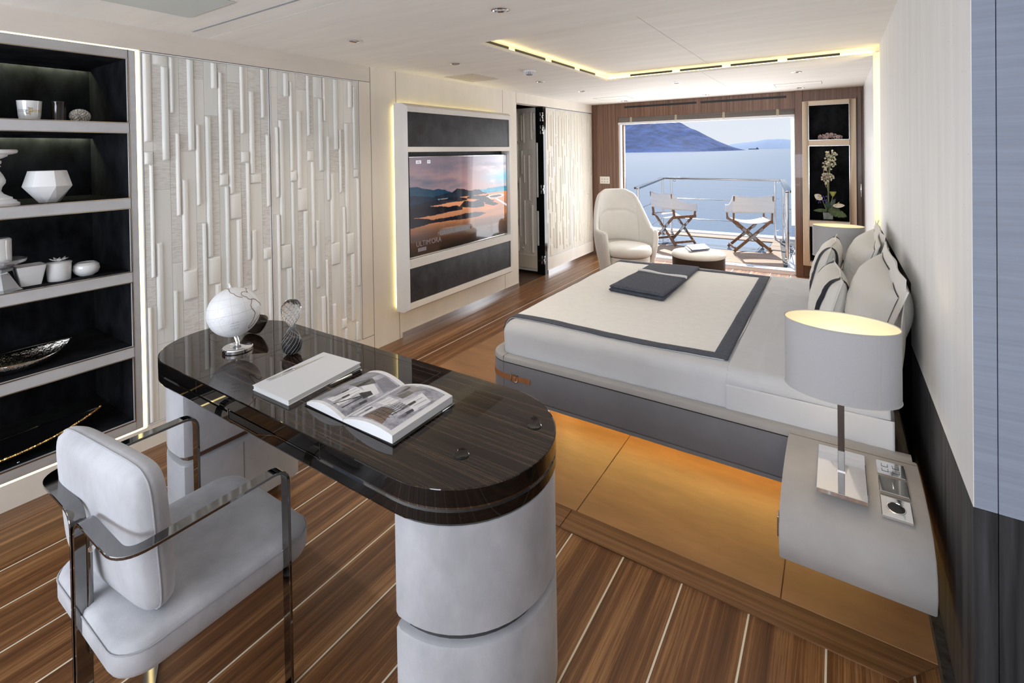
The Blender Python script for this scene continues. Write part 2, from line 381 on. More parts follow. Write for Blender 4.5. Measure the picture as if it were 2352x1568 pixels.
vseam(2.651, 0.0, 2.24); vseam(2.922, 0.0, 2.24); vseam(4.504, 0.0, 2.24); vseam(4.779, 2.12, 2.24); hseam(0.123, 2.537, 2.651); hseam(2.12, 2.537, 2.651); vseam(2.536, 0.12, 2.12)
struct('trim_4', mb, SEAM)
struct('baseboard_left', MB().box((LX, 2.95, 0.0), (LX + 0.008, 4.78, 0.048)).box((LX, 5.47, 0.0), (LX + 0.008, 6.86, 0.048)), STEEL)

# ---- relief doors: staggered leather tiles with raised padded bars
A = lambda y: 110 + y / 4.02
B = lambda y: 480 + y / 3.266
C_ = lambda y: 120 + y / 4.125
D = lambda y: 480 + y / 4.613
D1 = (320, 4.02, [20, 110, 265, 360, 500, 590, 717, 805, 920, 1000, 1112, 1190], [
 dict(p=[('W', A(45), A(870)), ('F', A(957), A(1080)), ('R', A(1080), B(523)), ('L', B(737), B(1640))], s=[A(957), B(737)], d=[(A(957), B(737))]),
 dict(p=[('F', A(66), A(165)), ('R', A(165), A(1042)), ('L', B(250), B(900))], s=[A(1308), B(1010)], d=[(A(60), A(1308))]),
 dict(p=[('L', A(85), A(605)), ('R', A(785), B(55)), ('L', B(610), B(1100))], s=[A(607), B(405)], d=[(A(607), B(405))]),
 dict(p=[('R', A(100), A(950)), ('L', A(1210), B(460)), ('F', B(460), B(680)), ('R', B(1000), B(1400))], s=[A(952), B(685)], d=[(A(90), A(952)), (B(685), B(1000))]),
 dict(p=[('L', A(705), A(1455)), ('R', B(110), B(1100))], s=[A(287), B(105)], d=[(A(100), A(287)), (B(110), B(900))]),
 dict(p=[('R', A(130), A(375)), ('L', A(630), B(360)), ('F', B(365), B(568)), ('R', B(568), B(1200))], s=[A(625), B(362)], d=[(A(630), B(360))]),
 dict(p=[('L', A(225), A(1165)), ('F', A(1165), A(1272)), ('R', A(1280), B(620)), ('L', B(800), B(1300))], s=[A(1275), B(700)], d=[(A(140), A(1165))]),
 dict(p=[('L', A(565), A(1350)), ('F', A(1350), B(75)), ('R', B(80), B(600)), ('L', B(900), B(1400))], s=[A(320), B(78)], d=[(A(320), A(1350))]),
 dict(p=[('L', A(165), A(795)), ('F', A(955), A(1060)), ('R', A(1060), B(390)), ('L', B(700), B(1300))], s=[A(952), B(575)], d=[(A(1060), B(575))]),
 dict(p=[('L', A(400), A(1165)), ('F', A(1165), A(1250)), ('L', B(155), B(610)), ('R', B(800), B(1300))], s=[A(1252), B(640)], d=[(A(160), A(1165))]),
 dict(p=[('L', A(195), A(650)), ('R', A(800), A(1470)), ('F', B(292), B(378)), ('R', B(378), B(920))], s=[A(652), B(290)], d=[(A(652), B(290))])])
D2 = (600, 4.125, [85, 150, 257, 322, 420, 485, 575, 632, 720, 775, 857, 907], [
 dict(p=[('R', C_(705), C_(1380)), ('R', D(62), D(1300))], s=[C_(332), D(58)], d=[]),
 dict(p=[('R', C_(190), C_(420)), ('L', C_(640), D(378)), ('F', D(380), D(632)), ('R', D(632), D(1300))], s=[C_(637), D(379)], d=[(C_(380), C_(637))]),
 dict(p=[('L', C_(275), C_(1130)), ('F', C_(1130), C_(1223)), ('L', C_(1228), D(1200))], s=[C_(1225)], d=[]),
 dict(p=[('L', C_(555), C_(1295)), ('F', C_(1295), C_(1503)), ('R', D(25), D(1300))], s=[C_(355), D(22)], d=[(C_(190), C_(355)), (D(24), D(1000))]),
 dict(p=[('L', C_(215), C_(795)), ('F', C_(932), C_(1035)), ('R', C_(1035), D(405)), ('L', D(645), D(1500))], s=[C_(930), D(640)], d=[(C_(215), C_(930))]),
 dict(p=[('F', C_(225), C_(435)), ('R', C_(435), C_(1130)), ('L', D(120), D(830)), ('R', D(935), D(1500))], s=[C_(1210), D(933)], d=[]),
 dict(p=[('L', C_(235), C_(655)), ('R', C_(790), C_(1405)), ('L', D(535), D(1500))], s=[C_(657), D(298)], d=[(D(298), D(1300))]),
 dict(p=[('R', C_(250), C_(925)), ('L', C_(1140), D(360)), ('F', D(360), D(590)), ('L', D(1000), D(1600))], s=[C_(930), D(592)], d=[(C_(930), C_(1140))]),
 dict(p=[('L', C_(730), C_(1330)), ('R', C_(1465), D(1150)), ('F', D(1162), D(1270)), ('R', D(1270), D(1700))], s=[C_(1463), D(1160)], d=[(C_(640), C_(1330))]),
 dict(p=[('R', C_(270), C_(525)), ('L', C_(670), D(250)), ('F', D(260), D(480)), ('R', D(480), D(1200)), ('R', D(1420), D(1800))], s=[C_(668), D(256), D(1400)], d=[(D(480), D(1200))]),
 dict(p=[('L', C_(325), C_(1105)), ('F', C_(1105), C_(1186)), ('R', C_(1195), D(820)), ('L', D(1195), D(1900))], s=[C_(1188), D(822)], d=[])])
def relief(cols, z0, z1, mapf, H=0.013):
    """cols: (u0,u1,pads[(kind,za,zb)],seams[z],dirty[(zlo,zhi)]); mapf(u,z,h) -> point"""
    mb = MB()
    for ci, (u0, u1, pads, seams, dts) in enumerate(cols):
        w = u1 - u0; g = 0.0011; us = {u0, u0 + g, u1 - g, u1}; bars = []
        for k, za, zb in pads:
            a, b = {'L': (u0 + .003, u0 + .44 * w), 'R': (u1 - .46 * w, u1 - .002), 'F': (u0 + .002, u1 - .002), 'W': (u0 + .003, u0 + .86 * w)}[k]
            zb, za = max(min(za, zb), z0), min(max(za, zb), z1)
            if za - zb < 0.02: continue
            bars.append((a, b, zb, za))
            for t in (0, .04, .14, .3, .5, .7, .86, .96, 1): us.add(a + (b - a) * t)
        zs = {z0, z0 + g, z1 - g, z1}
        for a, b, p, q in bars:
            for t in (0, .0015, .005, .012): zs.add(min(p + t, q)); zs.add(max(q - t, p))
        for s_ in seams: zs |= {s_ - g, s_, s_ + g}
        us = sorted(us); us = [us[0]] + [b for a, b in zip(us, us[1:]) if b - a > 1e-5]
        zs = sorted(z for z in zs if z0 <= z <= z1); zs = [zs[0]] + [b for a, b in zip(zs, zs[1:]) if b - a > 1e-5]
        def h(u, z):
            v = 0.0
            for a, b, p, q in bars:
                if a - 1e-6 <= u <= b + 1e-6 and p - 1e-6 <= z <= q + 1e-6:
                    t = abs(2 * (u - a) / (b - a) - 1); e = min(z - p, q - z, 0.012) / 0.012
                    v = max(v, H * (1 - t ** 3.0) * (1 - (1 - max(0, min(1, e))) ** 3))
            if min(u - u0, u1 - u) < 1e-5: v = min(v, -0.003)
            for s_ in seams:
                if abs(z - s_) < g * .6: v = -0.003
            return v
        n = len(us); base = len(mb.v)
        mb.v += [tuple(mapf(u, z, h(u, z))) for z in zs for u in us]
        for j in range(len(zs) - 1):
            for i in range(n - 1):
                q = base + j * n + i; mb.f.append((q, q + 1, q + n + 1, q + n)); zc = (zs[j] + zs[j + 1]) / 2; uc = (us[i] + us[i + 1]) / 2
                tile = sum(1 for s_ in seams if s_ < zc)
                d = any(lo <= zc <= hi for lo, hi in dts) and not any(a < uc < b and p < zc < q_ for a, b, p, q_ in bars)
                mb.m.append(2 if d else (1 if hsh(ci, tile, z0) > .62 else 0))
    return mb
def photo_cols(D_, zt):
    x0, s, xs, cs = D_; out = []
    ys = []
    for x in xs:
        px = x0 + x / s; p = at(px, 120 + (px - 320) * .135, 'x', LX); ys.append(p.y)
    for i, c in enumerate(cs):
        px = x0 + (xs[i] + xs[i + 1]) / 2 / s
        Z = lambda py: at(px + (py - 150) * .012, py, 'x', LX).z
        out.append((ys[i], ys[i + 1], [(k, Z(a), Z(b)) for k, a, b in c['p']], [Z(q) for q in c['s']], [(Z(b), Z(a)) for a, b in c['d']]))
    return out
def random_cols(u0, u1, z0, z1, seed, pd=.25):
    rg = random.Random(seed); out = []; u = u0
    while u < u1 - 1e-4:
        w = rg.uniform(.045, .085); w = w if u + w < u1 - .04 else u1 - u
        z = z1; pads = []; se = []; dt = []
        while z > z0 + .1:
            l = rg.uniform(.35, .85); zb = max(z - l, z0); k = rg.choice('LRLRF')
            if k == 'F': pads += [('F', z - .004, z - rg.uniform(.08, .16)), (rg.choice('LR'), z - .1, zb + rg.uniform(.02, .1))]
            else: pads += [(k, z - rg.uniform(.004, .12), zb + rg.uniform(.004, .12))]
            if rg.random() < pd: dt.append((zb, z))
            z = zb
            if z > z0 + .05: se.append(z)
        out.append((u, u + w, pads, se, dt)); u += w
    return out
TILES = [TILEA, TILEG, TILED]
mapL = lambda u, z, h: (LX + h - 0.002, u, z)
TILEF = [mat('tile_far_cream', (.74, .69, .59), .55), mat('tile_far_ivory', (.70, .66, .57), .55), TILED]
def relief_door(name, cols, z0, z1, y0, y1, H=.013):
    d = struct(name, MB().box((LX - 0.05, y0, z0), (LX - 0.006, y1, z1)), WPAINT)
    build('tile_relief', relief(cols, z0 + .008, z1 - .008, mapL, H), TILES if H > .01 else TILEF, d, smooth=0.7)
    f = MB(); w = 0.006
    f.box((LX - .01, y0, z0), (LX + .001, y0 + w, z1)).box((LX - .01, y1 - w, z0), (LX + .001, y1, z1)).box((LX - .01, y0 + w, z1 - w), (LX + .001, y1 - w, z1)).box((LX - .01, y0 + w, z0), (LX + .001, y1 - w, z0 + w))
    build('edge_frame', f, WPAINT, d)
    return d
c1 = photo_cols(D1, 0); c2 = photo_cols(D2, 0)
relief_door('door_1', c1, 0.124, 2.116, 1.108, 1.816)
relief_door('door_2', c2, 0.124, 2.116, 1.822, 2.533)
relief_door('door_3', random_cols(5.475, 6.16, .208, 2.10, 11, .04), 0.2, 2.108, 5.467, 6.166, .006)
relief_door('door_4', random_cols(6.175, 6.86, .208, 2.10, 12, .04), 0.2, 2.108, 6.168, 6.868, .006)
# passage behind the folded door
mb = MB().box((-4.6, 4.70, -0.06), (LX, 5.60, -0.003), 1).box((-4.6, 4.70, 2.16), (LX - .12, 5.60, 2.25), 0).box((-4.6, 5.56, 0), (LX - .12, 5.60, 2.16), 0).box((-4.6, 4.66, 0), (LX - .12, 4.70, 2.16), 0).box((-4.7, 4.66, -.05), (-4.6, 5.60, 2.25), 0)
struct('wall_passage', mb, [mat('passage_dark', (0.05, 0.042, 0.036), .6), grain('passage_floor', (.03, .015, .008), (.07, .035, .02), (.11, .06, .035), axis=0)])
mb = MB().box((LX - .11, 5.395, 0), (LX + .002, 5.467, 2.122)); jamb = struct('trim_5', mb, BLKG, bevel=.002, seg=1)
leaf = struct('door_5', MB().box((-3.50, 5.405, 0.03), (-3.125, 5.44, 2.115)), WPAINT, bevel=.003, seg=1)
lc = random_cols(-3.495, -3.14, .24, 2.09, 31, .35)
build('tile_relief', relief(lc, .24, 2.09, lambda u, z, h: (u, 5.404 - h, z)), TILES, leaf, smooth=.7)
build('kick_board', MB().box((-3.495, 5.398, .065), (-3.13, 5.405, .235)), WALLB, leaf, bevel=.002, seg=1)
for zz in (1.99, 1.83, 1.08, 0.19):
    hb = MB(); 
    for dx in (0, .034): hb.box((LX - .052 + dx, 5.383, zz - .055), (LX - .028 + dx, 5.396, zz - .012)).box((LX - .052 + dx, 5.383, zz + .012), (LX - .028 + dx, 5.396, zz + .055))
    hb.box((LX - .046, 5.380, zz - .014), (LX, 5.396, zz + .014))
    build('hinge', hb, CHR, jamb, bevel=.003)

# ---- ceiling: main panels, raised tray with slots and cove light
mb = MB()
TX0, TY0, TY1 = -1.88, 2.50, 4.61
for (x0, x1, y0, y1) in ((-3.2, 2.4, -2.8, 1.438), (-3.2, TX0, 1.442, 2.494), (TX0, 2.4, 1.442, 2.494), (-3.2, TX0, 2.498, TY1), (-3.2, -1.0, TY1, 5.62), (-.997, 2.4, TY1, 5.62), (-3.2, -1.0, 5.623, 6.95), (-.997, 2.4, 5.623, 6.95)):
    mb.box((x0, y0, CZ), (x1, y1, CZ + .02))
struct('ceiling', mb, CEILM)
mb = MB()
for (x0, x1, y0, y1) in ((TX0 - .05, -.93, TY0 - .05, 3.118), (-.927, 0.6, TY0 - .05, 3.118), (TX0 - .05, -.93, 3.121, TY1 + .1), (-.927, 0.6, 3.121, TY1 + .1)): mb.box((x0, y0, TZ), (x1, y1, TZ + .03))
mb.box((-3.3, -2.9, TZ + .03), (2.5, 7.0, TZ + .1))
struct('ceiling.001', mb, CEILM)
# tray sides
mb = MB(); mb.box((TX0 - .045, TY0, CZ + .02), (TX0 - .025, TY1 + .04, TZ)); mb.box((TX0 - .045, TY1 + .025, CZ + .02), (.3, TY1 + .045, TZ)); mb.box((TX0 - .04, TY0 - .04, CZ + .02), (.6, TY0 - .02, TZ))
tray = struct('trim_6', mb, CEILM)
for a, b in ((2.52, 2.88), (2.96, 3.40), (3.50, 3.92), (4.02, 4.36)): build('air_slot', MB().box((TX0 - .0255, a, CZ + .028), (TX0 - .0235, b, CZ + .046)), BLK, tray)
for a, b in ((-1.66, -1.26), (-1.19, -.83), (-.76, -.40), (-.33, .03)): build('air_slot', MB().box((a, TY1 + .0235, CZ + .028), (b, TY1 + .0255, CZ + .046)), BLK, tray)
cv = MB().box((TX0 - .022, TY0 + .02, CZ + .0205), (TX0 - .012, TY1 + .01, CZ + .0235)).box((TX0, TY1 + .010, CZ + .0205), (.24, TY1 + .02, CZ + .0235))
build('cove_light', cv, LEDY, tray)
# near ceiling: recessed line and bluish hatch panel
mb = MB().box((-2.951, 1.312, CZ - .0015), (-1.2, 1.325, CZ)); struct('trim_7', mb, mat('ceiling_groove', (.35, .37, .40), .7))
t = thing('ceiling_hatch', 'pale green-grey square hatch panel set in the ceiling above the shelves', 'ceiling hatch', (-2.44, .95, CZ))
build('panel', MB().box((-2.655, .74, CZ - .006), (-2.23, 1.172, CZ - .0004)), mat('hatch_green', (.55, .58, .55), .6), t, bevel=.002, seg=1)
t = thing('air_grille', 'beige square air grille in the ceiling in front of the television', 'air grille', (-2.79, 3.59, CZ))
gb = MB()
for k in range(9): gb.box((-2.945, 3.40 + k * .045, CZ - .004), (-2.63, 3.437 + k * .045, CZ - .0002))
build('slats', gb, mat('grille_beige', (.62, .56, .48), .6), t)
def access(nm, lab, x0, x1, y0, y1):
    mb = MB(); w = .004
    mb.box((x0, y0, CZ - .0015), (x1, y0 + w, CZ)).box((x0, y1 - w, CZ - .0015), (x1, y1, CZ)).box((x0, y0, CZ - .0015), (x0 + w, y1, CZ)).box((x1 - w, y0, CZ - .0015), (x1, y1, CZ))
    mb.box((x0 + w, y0 + w, CZ - .0008), (x1 - w, y1 - w, CZ), 1)
    o = build(nm, mb, [SEAM, CEILM]); tag(o, lab, 'ceiling panel')
access('access_panel', 'flush square access panel in the ceiling by the left end of the sliding door wall', -2.65, -2.22, 5.99, 6.31)
access('access_panel', 'long flush ceiling panel near the flower niche', -.56, -.12, 6.03, 6.30)
where = {(-1.352, 1.972): 'round chrome ceiling spotlight above the open magazine, largest of all', (-2.427, 1.983): 'chrome ceiling spotlight above the textured wardrobe doors', (-2.445, 2.95): 'ceiling spotlight just before the square air grille',
         (-2.415, 4.203): 'ceiling spotlight beyond the smoke detector above the television', (-2.432, 5.168): 'ceiling spotlight above the folded door', (-2.433, 6.547): 'ceiling spotlight nearest the wood wall above the armchair',
         (-1.361, 5.165): 'ceiling spotlight just beyond the middle of the tray edge', (-.296, 5.161): 'ceiling spotlight beyond the right end of the lit tray', (-1.363, 6.529): 'small ceiling spotlight above the middle of the blind', (-.333, 6.527): 'small ceiling spotlight above the flower niche'}
proto = None
for (x, y), lab in where.items():
    if proto is None:
        proto = thing('ceiling_spotlight', lab, 'spotlight', (x, y, CZ), 'recessed ceiling spotlights')
        build('rim', MB().lathe([(.030, -.0005), (.043, -.0005), (.043, -.004), (.034, -.006), (.030, -.002)], (x, y, CZ), 32, cap=False), CHR, proto)
        build('reflector', MB().lathe([(.0305, -.002), (.024, -.0016), (.0, -.0015)], (x, y, CZ), 24, cap=False), DCHR, proto)
        build('lamp', MB().lathe([(.014, -.0022), (.012, -.004), (.0, -.0045)], (x, y, CZ), 16, cap=False), mat('lamp_lens', (.5, .5, .5), .2), proto)
        o = proto
    else: o = copy_tree(proto); o.location = (x, y, CZ); o['label'] = lab
t = thing('smoke_detector', 'white ribbed smoke detector dome on the ceiling', 'smoke detector', (-2.176, 3.604, CZ))
build('base', MB().lathe([(.055, 0), (.055, -.008), (.050, -.012)], (-2.176, 3.604, CZ), 28), WPAINT, t)
mb = MB()
for k in range(18):
    a = 2 * PI * k / 18; st = len(mb.v); mb.box((.026, -.0035, -.030), (.048, .0035, -.010)); mb.xf(Matrix.Translation((-2.176, 3.604, CZ)) @ Matrix.Rotation(a, 4, 'Z'), st)
mb.lathe([(.030, -.012), (.030, -.030), (.024, -.036), (0, -.038)], (-2.176, 3.604, CZ), 20, mi=1)
build('vent_dome', mb, [WPAINT, mat('detector_grey', (.25, .25, .25), .6)], t)

# ---- right wall
global_WW = mat('whitewashed_wall', (0.80, 0.80, 0.79), 0.75, noise=0.04, nscale=(14, 14, 1.2), bump=0.05, bscale=60)
def pits():
    n = global_WW.node_tree; b = n.nodes['Principled BSDF']; t = n.nodes.new('ShaderNodeTexCoord'); v = n.nodes.new('ShaderNodeTexVoronoi'); v.inputs['Scale'].default_value = 42
    n.links.new(t.outputs['Object'], v.inputs['Vector'])
    l = n.nodes.new('ShaderNodeMath'); l.operation = 'LESS_THAN'; l.inputs[1].default_value = .075; n.links.new(v.outputs['Distance'], l.inputs[0])
    q = n.nodes.new('ShaderNodeTexNoise'); q.inputs['Scale'].default_value = 9; n.links.new(t.outputs['Object'], q.inputs['Vector'])
    g = n.nodes.new('ShaderNodeMath'); g.operation = 'GREATER_THAN'; g.inputs[1].default_value = .56; n.links.new(q.outputs['Fac'], g.inputs[0])
    m = n.nodes.new('ShaderNodeMath'); m.operation = 'MULTIPLY'; n.links.new(l.outputs[0], m.inputs[0]); n.links.new(g.outputs[0], m.inputs[1])
    x = n.nodes.new('ShaderNodeMix'); x.data_type = 'RGBA'; n.links.new(m.outputs[0], x.inputs[0]); n.links.new(b.inputs['Base Color'].links[0].from_socket, x.inputs[6]); x.inputs[7].default_value = (.42, .42, .42, 1)
    n.links.new(x.outputs[2], b.inputs['Base Color'])
pits()
CY = 1.59; BZ = .68
mb = MB()
mb.box((RX, CY, BZ), (RX + .0015, 2.763, TZ)); mb.box((RX, 2.766, .95), (RX + .2, 4.50, TZ))
mb.box((RX + .0015, CY + .0005, BZ), (RX + .043, 2.763, TZ), 5)
mb.box((RX + .045, CY, BZ), (2.3, CY + .2, TZ), 5)
mb.box((RX, CY, .0), (RX + .043, 2.738, BZ - .001), 1); mb.box((RX + .045, CY, 0), (2.3, CY + .2, BZ - .001), 1)
mb.box((RX + .01, 2.74, 0), (RX + .2, 4.60, .95), 2)
mb.box((RX + .06, 4.50, .6), (RX + .2, 4.66, TZ), 3)
mb.box((.262, 4.66, 0), (RX + .2, 7.0, CZ), 4)
mb.box((.237, 4.605, 0), (.30, 4.665, CZ + .02), 3)
struct('wall_right', mb, [global_WW, DKW, VELV, WALLB, WPAINT, mat('blue_grey_wallcover', (.28, .32, .40), .8, noise=.08, nscale=(2, 2, 90))])
struct('baseboard_right', MB().box((.243, 1.62, 0), (RX, 4.6, .045)), DKW)
led = build('wall_light_strip', MB().box((RX + .012, 4.515, .60), (RX + .03, 4.535, CZ)), LEDY); tag(led, 'vertical glowing strip at the far end of the white wall above the pillows', 'light strip')
# enclosing walls out of the frame
mb = MB()
mb.box((-3.2, -2.8, 0), (2.4, -2.7, .75)).box((-3.2, -2.8, 2.15), (2.4, -2.7, 2.3)).box((-3.2, -2.8, .75), (-3.0, -2.7, 2.15)).box((.3, -2.8, .75), (2.4, -2.7, 2.15))
struct('wall_back', mb, WALLB)
mb = MB().box((2.3, -2.7, 0), (2.4, 1.7, .9)).box((2.3, -2.7, 2.1), (2.4, 1.7, 2.3)).box((2.3, -2.7, .9), (2.4, -1.4, 2.1)).box((2.3, .6, .9), (2.4, 1.7, 2.1))
struct('wall_side', MB().box((2.3, -2.7, 0), (2.4, 1.7, 2.3)), WALLB)

# ---- window wall with the open sliding door
mb = MB(); OX0, OX1, OZ = -2.66, -.415, 2.03
mb.box((LX - .1, WY, 0), (OX0, WY + .14, CZ), 0); mb.box((OX0, WY, OZ), (OX1, WY + .14, CZ), 0); mb.box((OX1, WY - .02, 0), (-.335, WY + .14, CZ), 0)
mb.box((-.335, WY, 2.10), (.262, WY + .3, CZ), 0); mb.box((.19, WY, 0), (.262, WY + .3, 2.10), 0); mb.box((-.335, WY, 0), (.19, WY + .3, .15), 0)
wf = struct('wall_front', mb, WALNUT, bevel=.002, seg=1)
mb = MB().box((-2.559, WY - .003, 2.165), (-1.554, WY + .001, 2.192)).box((-1.504, WY - .003, 2.165), (-.503, WY + .001, 2.192))
struct('trim_8', mb, BLK)
mb = MB().box((OX0, WY + .03, 0), (OX0 + .028, WY + .2, OZ)).box((OX0 + .034, WY + .10, 0), (OX0 + .05, WY + .16, OZ), 1).box((OX0, WY + .03, OZ - .025), (OX1, WY + .2, OZ)).box((OX1 - .012, WY + .03, 0), (OX1, WY + .2, OZ))
fr = struct('window_1', mb, [WPAINT, BORDY])
build('pane', MB().box((OX1 - .05, WY + .10, .03), (OX1 - .014, WY + .108, OZ - .03)), GLASS, fr)
mb = MB().box((OX0, WY + .0, -.02), (OX1, WY + .20, .003)).box((OX0 - .3, WY + .20, -.02), (.1, WY + .37, .008), 1)
k0 = OX0 + .02
while k0 < OX1 - .1:
    w = .05 + .07 * hsh(k0, 3); mb.box((k0, WY + .235, .008), (k0 + w, WY + .255, .0085), 2); k0 += w + .06 + .06 * hsh(k0, 5)  # dark dashes stand in for the sun and shade pattern on the sill
struct('trim_9', mb, [BORDX, WPAINT, DCHR])
# raised roller blind of wooden slats
t = thing('rolled_blind', 'gathered grey-brown wooden slat blind with knotted cords at the top of the door opening', 'blind', (-1.53, WY + .01, 1.95))
mb = MB()
for k in range(9): mb.box((OX0 + .004, WY + .004 + .002 * (k % 2), 1.962 + k * .0078), (OX1 - .004, WY + .03, 1.962 + k * .0078 + .0066))
build('slats', mb, BLIND, t)
build('bottom_rail', MB().box((OX0 + .002, WY + .0, 1.928), (OX1 - .002, WY + .034, 1.960)), WPAINT, t, bevel=.004)
CORD = mat('jute_cord', (.62, .54, .40), .95)
for px in (1449, 1552, 1662, 1786):
    p = at(px, 270, 'y', WY); mb = MB()
    for q in range(3):
        path = [(p.x + .009 * (q - 1) + .005 * math.sin(i * 2.2 + q * 2), WY + .001 + .003 * math.cos(i * 2.2 + q * 2), 1.955 + i * .0075) for i in range(11)]
        mb.tube(path, .005, 6)
    build('cord_knot', mb, CORD, t)
# control plate
t = thing('control_plate', 'white control plate with printed buttons on the wood wall above the armchair', 'control plate', (-2.873, WY, 1.12))
build('plate', MB().box((-2.95, WY - .008, 1.066), (-2.795, WY, 1.172)), mat('ivory_plastic', (.80, .77, .70), .4), t, bevel=.004)
for k in range(6): build('button', MB().box((-2.925 + (k % 3) * .042, WY - .0095, 1.085 + (k // 3) * .04), (-2.907 + (k % 3) * .042, WY - .0078, 1.103 + (k // 3) * .04)), mat('button_grey', (.5, .45, .42), .5), t)
# wooden side door handle
t = thing('door_handle', 'narrow chrome door pull on the dark wood door beside the flower niche', 'door handle', (.236, WY, .995))
build('grip', MB().box((.228, WY - .03, .985), (.240, WY - .015, 1.134)), CHR, t, bevel=.003)
build('mount', MB().box((.231, WY - .02, 1.0), (.237, WY, 1.02)), CHR, t); build('mount', MB().box((.231, WY - .02, 1.09), (.237, WY, 1.11)), CHR, t)
struct('trim_10', MB().box((.200, WY - .012, 0), (.2035, WY + .001, 2.13)).box((.243, WY - .012, 0), (.2465, WY + .001, 2.2)), mat('door_gap', (.02, .01, .008), .6))
# ================================================================== bookcase
bk = thing('bookcase', 'built-in grey leather bookcase with black velvet compartments and glowing edge', 'bookcase', (-3.3, .17, .06))
Z5 = [(1.732, 2.067), (1.342, 1.682), (0.957, 1.290), (0.565, 0.905), (0.174, 0.514)]
YB = 1.058; BD = LX - .555
mb = MB()
F0 = SHY0 + .01; F1 = 1.094
mb.box((LX - .03, YB + .004, .128), (LX, F1 - .004, 2.112))
zz = [2.112] + [q for a in Z5 for q in (a[1], a[0])] + [.128]
for i in range(0, len(zz), 2): mb.box((LX - .03, F0, zz[i + 1] - .004 if i < 10 else .128), (LX, YB + .004, zz[i] + (.0 if i == 0 else -.004) + (0.008 if 0 < i else 0)))
mb = MB(); mb.box((LX - .03, YB, .128), (LX, F1 - .004, 2.112))
hs = [(2.067, 2.112)] + [(Z5[i + 1][1], Z5[i][0]) for i in range(4)] + [(.128, .174)]
for a, b in hs: mb.box((LX - .03, F0, a), (LX, YB, b))
build('front_frame', mb, SHELFM, bk, bevel=.0015, seg=1)
for a, b in Z5:
    mb = MB()
    mb.box((BD - .01, F0, a - .01), (BD, YB + .01, b + .01)).box((BD, YB, a - .01), (LX - .03, YB + .01, b + .01)).box((BD, F0, a - .01), (LX - .03, YB, a)).box((BD, F0, b), (LX - .03, YB, b + .01))
    build('velvet_lining', mb, VELV, bk)
    mb = MB(); w = .0035
    mb.box((LX - .004, F0, a), (LX + .002, YB, a + w)).box((LX - .004, F0, b - w), (LX + .002, YB, b)).box((LX - .004, YB - w, a + w), (LX + .002, YB, b - w))
    build('metal_trim', mb, BRASS, bk)
    build('light_baffle', MB().box((BD + .030, F0, b - .016), (BD + .034, YB, b)), VELV, bk)
    build('shelf_light', MB().box((BD + .012, F0 + .1, b - .004), (BD + .022, YB - .02, b - .0005)), LEDS if a > 1.3 else mat('led_shelf_dim', (1, 1, .8), .5, emit=(.95, 1.0, .62), es=5), bk)
mb = MB().box((LX - .02, F1 + .0005, .12), (LX - .003, F1 + .0095, 2.118)).box((LX - .02, F0, 2.1135), (LX - .003, F1, 2.1195)).box((LX - .02, F0, .1185), (LX - .003, F1, .1265))
build('edge_light', mb, LEDW, bk)

GX = -3.20
def onshelf(px, k, x=GX):
    """y of a shelf object seen at pixel column px, standing on compartment k"""
    return at(px, 400 if k < 2 else 620, 'x', x).y
# top shelf
y = .707; z0 = Z5[0][0]
t = thing('candle_cup', 'white tapered cup with grey and gold bands and interlocked square monogram', 'cup', (GX, y, z0))
build('bowl', MB().lathe([(.0, .004), (.036, .0), (.0405, .03), (.0445, .092), (.0455, .096), (.0435, .096), (.041, .09), (.035, .012), (0, .010)], (GX, y, z0), 40), WHITEC, t)
def ring(mb, r, z, zz, c, a0, a1, mi=0, n=20): mb.grid(lambda u, v: (c[0] + (r + .0004) * math.cos(a0 + (a1 - a0) * u), c[1] + (r + .0004) * math.sin(a0 + (a1 - a0) * u), z + zz * v), n, 1, mi)
cup = (GX, y, z0)
GOLD = mat('gold_print', (.62, .42, .12), .3, .6); GREYP = mat('grey_print', (.22, .24, .26), .4)
mb = MB(); fa = math.atan2(-y, -GX)          # towards the camera
def bands(a0, a1):
    mb = MB()
    for q in range(3): mb.grid(lambda u, v: (GX + (.0426 + q * .0003) * math.cos(fa + a0 + (a1 - a0) * u), y + (.0426 + q * .0003) * math.sin(fa + a0 + (a1 - a0) * u), z0 + .043 + q * .0042 + .0014 * v), 16, 1)
    return mb
build('grey_band', bands(-1.2, -.3), GREYP, t, smooth=False); build('gold_band', bands(.26, 1.2), GOLD, t, smooth=False)
def ringdec(segs, mi):
    m_ = MB()
    for (a, b, za, zb) in segs: m_.grid(lambda u, v: (GX + (.0400 + (za + (zb - za) * v) * .05 + .0007) * math.cos(fa + a + (b - a) * u), y + (.0400 + (za + (zb - za) * v) * .05 + .0007) * math.sin(fa + a + (b - a) * u), z0 + za + (zb - za) * v), 4, 1)
    return m_
build('monogram', ringdec([(-.05, 0, .028, .062), (-.05, .26, .058, .062), (.21, .26, .042, .062), (-.05, .26, .042, .046), (.06, .10, .028, .062)], 0), GOLD, t, smooth=False)
build('monogram', ringdec([(-.30, -.26, .034, .052), (-.30, -.02, .034, .037), (-.30, -.12, .049, .052), (-.06, -.02, .034, .064), (-.14, -.02, .061, .064)], 0), GREYP, t, smooth=False)
y = .812
t = thing('smoked_tumbler', 'dark smoked glass tumbler between the white cup and the shell ball', 'tumbler', (GX, y, z0))
build('glass_wall', MB().lathe([(0, .0), (.028, .0), (.0285, .02), (.028, .090), (.031, .097), (.031, .101), (.027, .099), (.0245, .09), (.0245, .008), (0, .007)], (GX, y, z0), 36), SMOKE, t)
y = .894
t = thing('shell_ball', 'knobbly off-white ball covered in small barnacle rings on the top shelf', 'ornament', (GX, y, z0))
build('core', MB().sphere((GX, y, z0 + .034), .036, 24, 14, 1.0, 1.08, .92), mat('ball_core', (.30, .28, .26), .9), t)
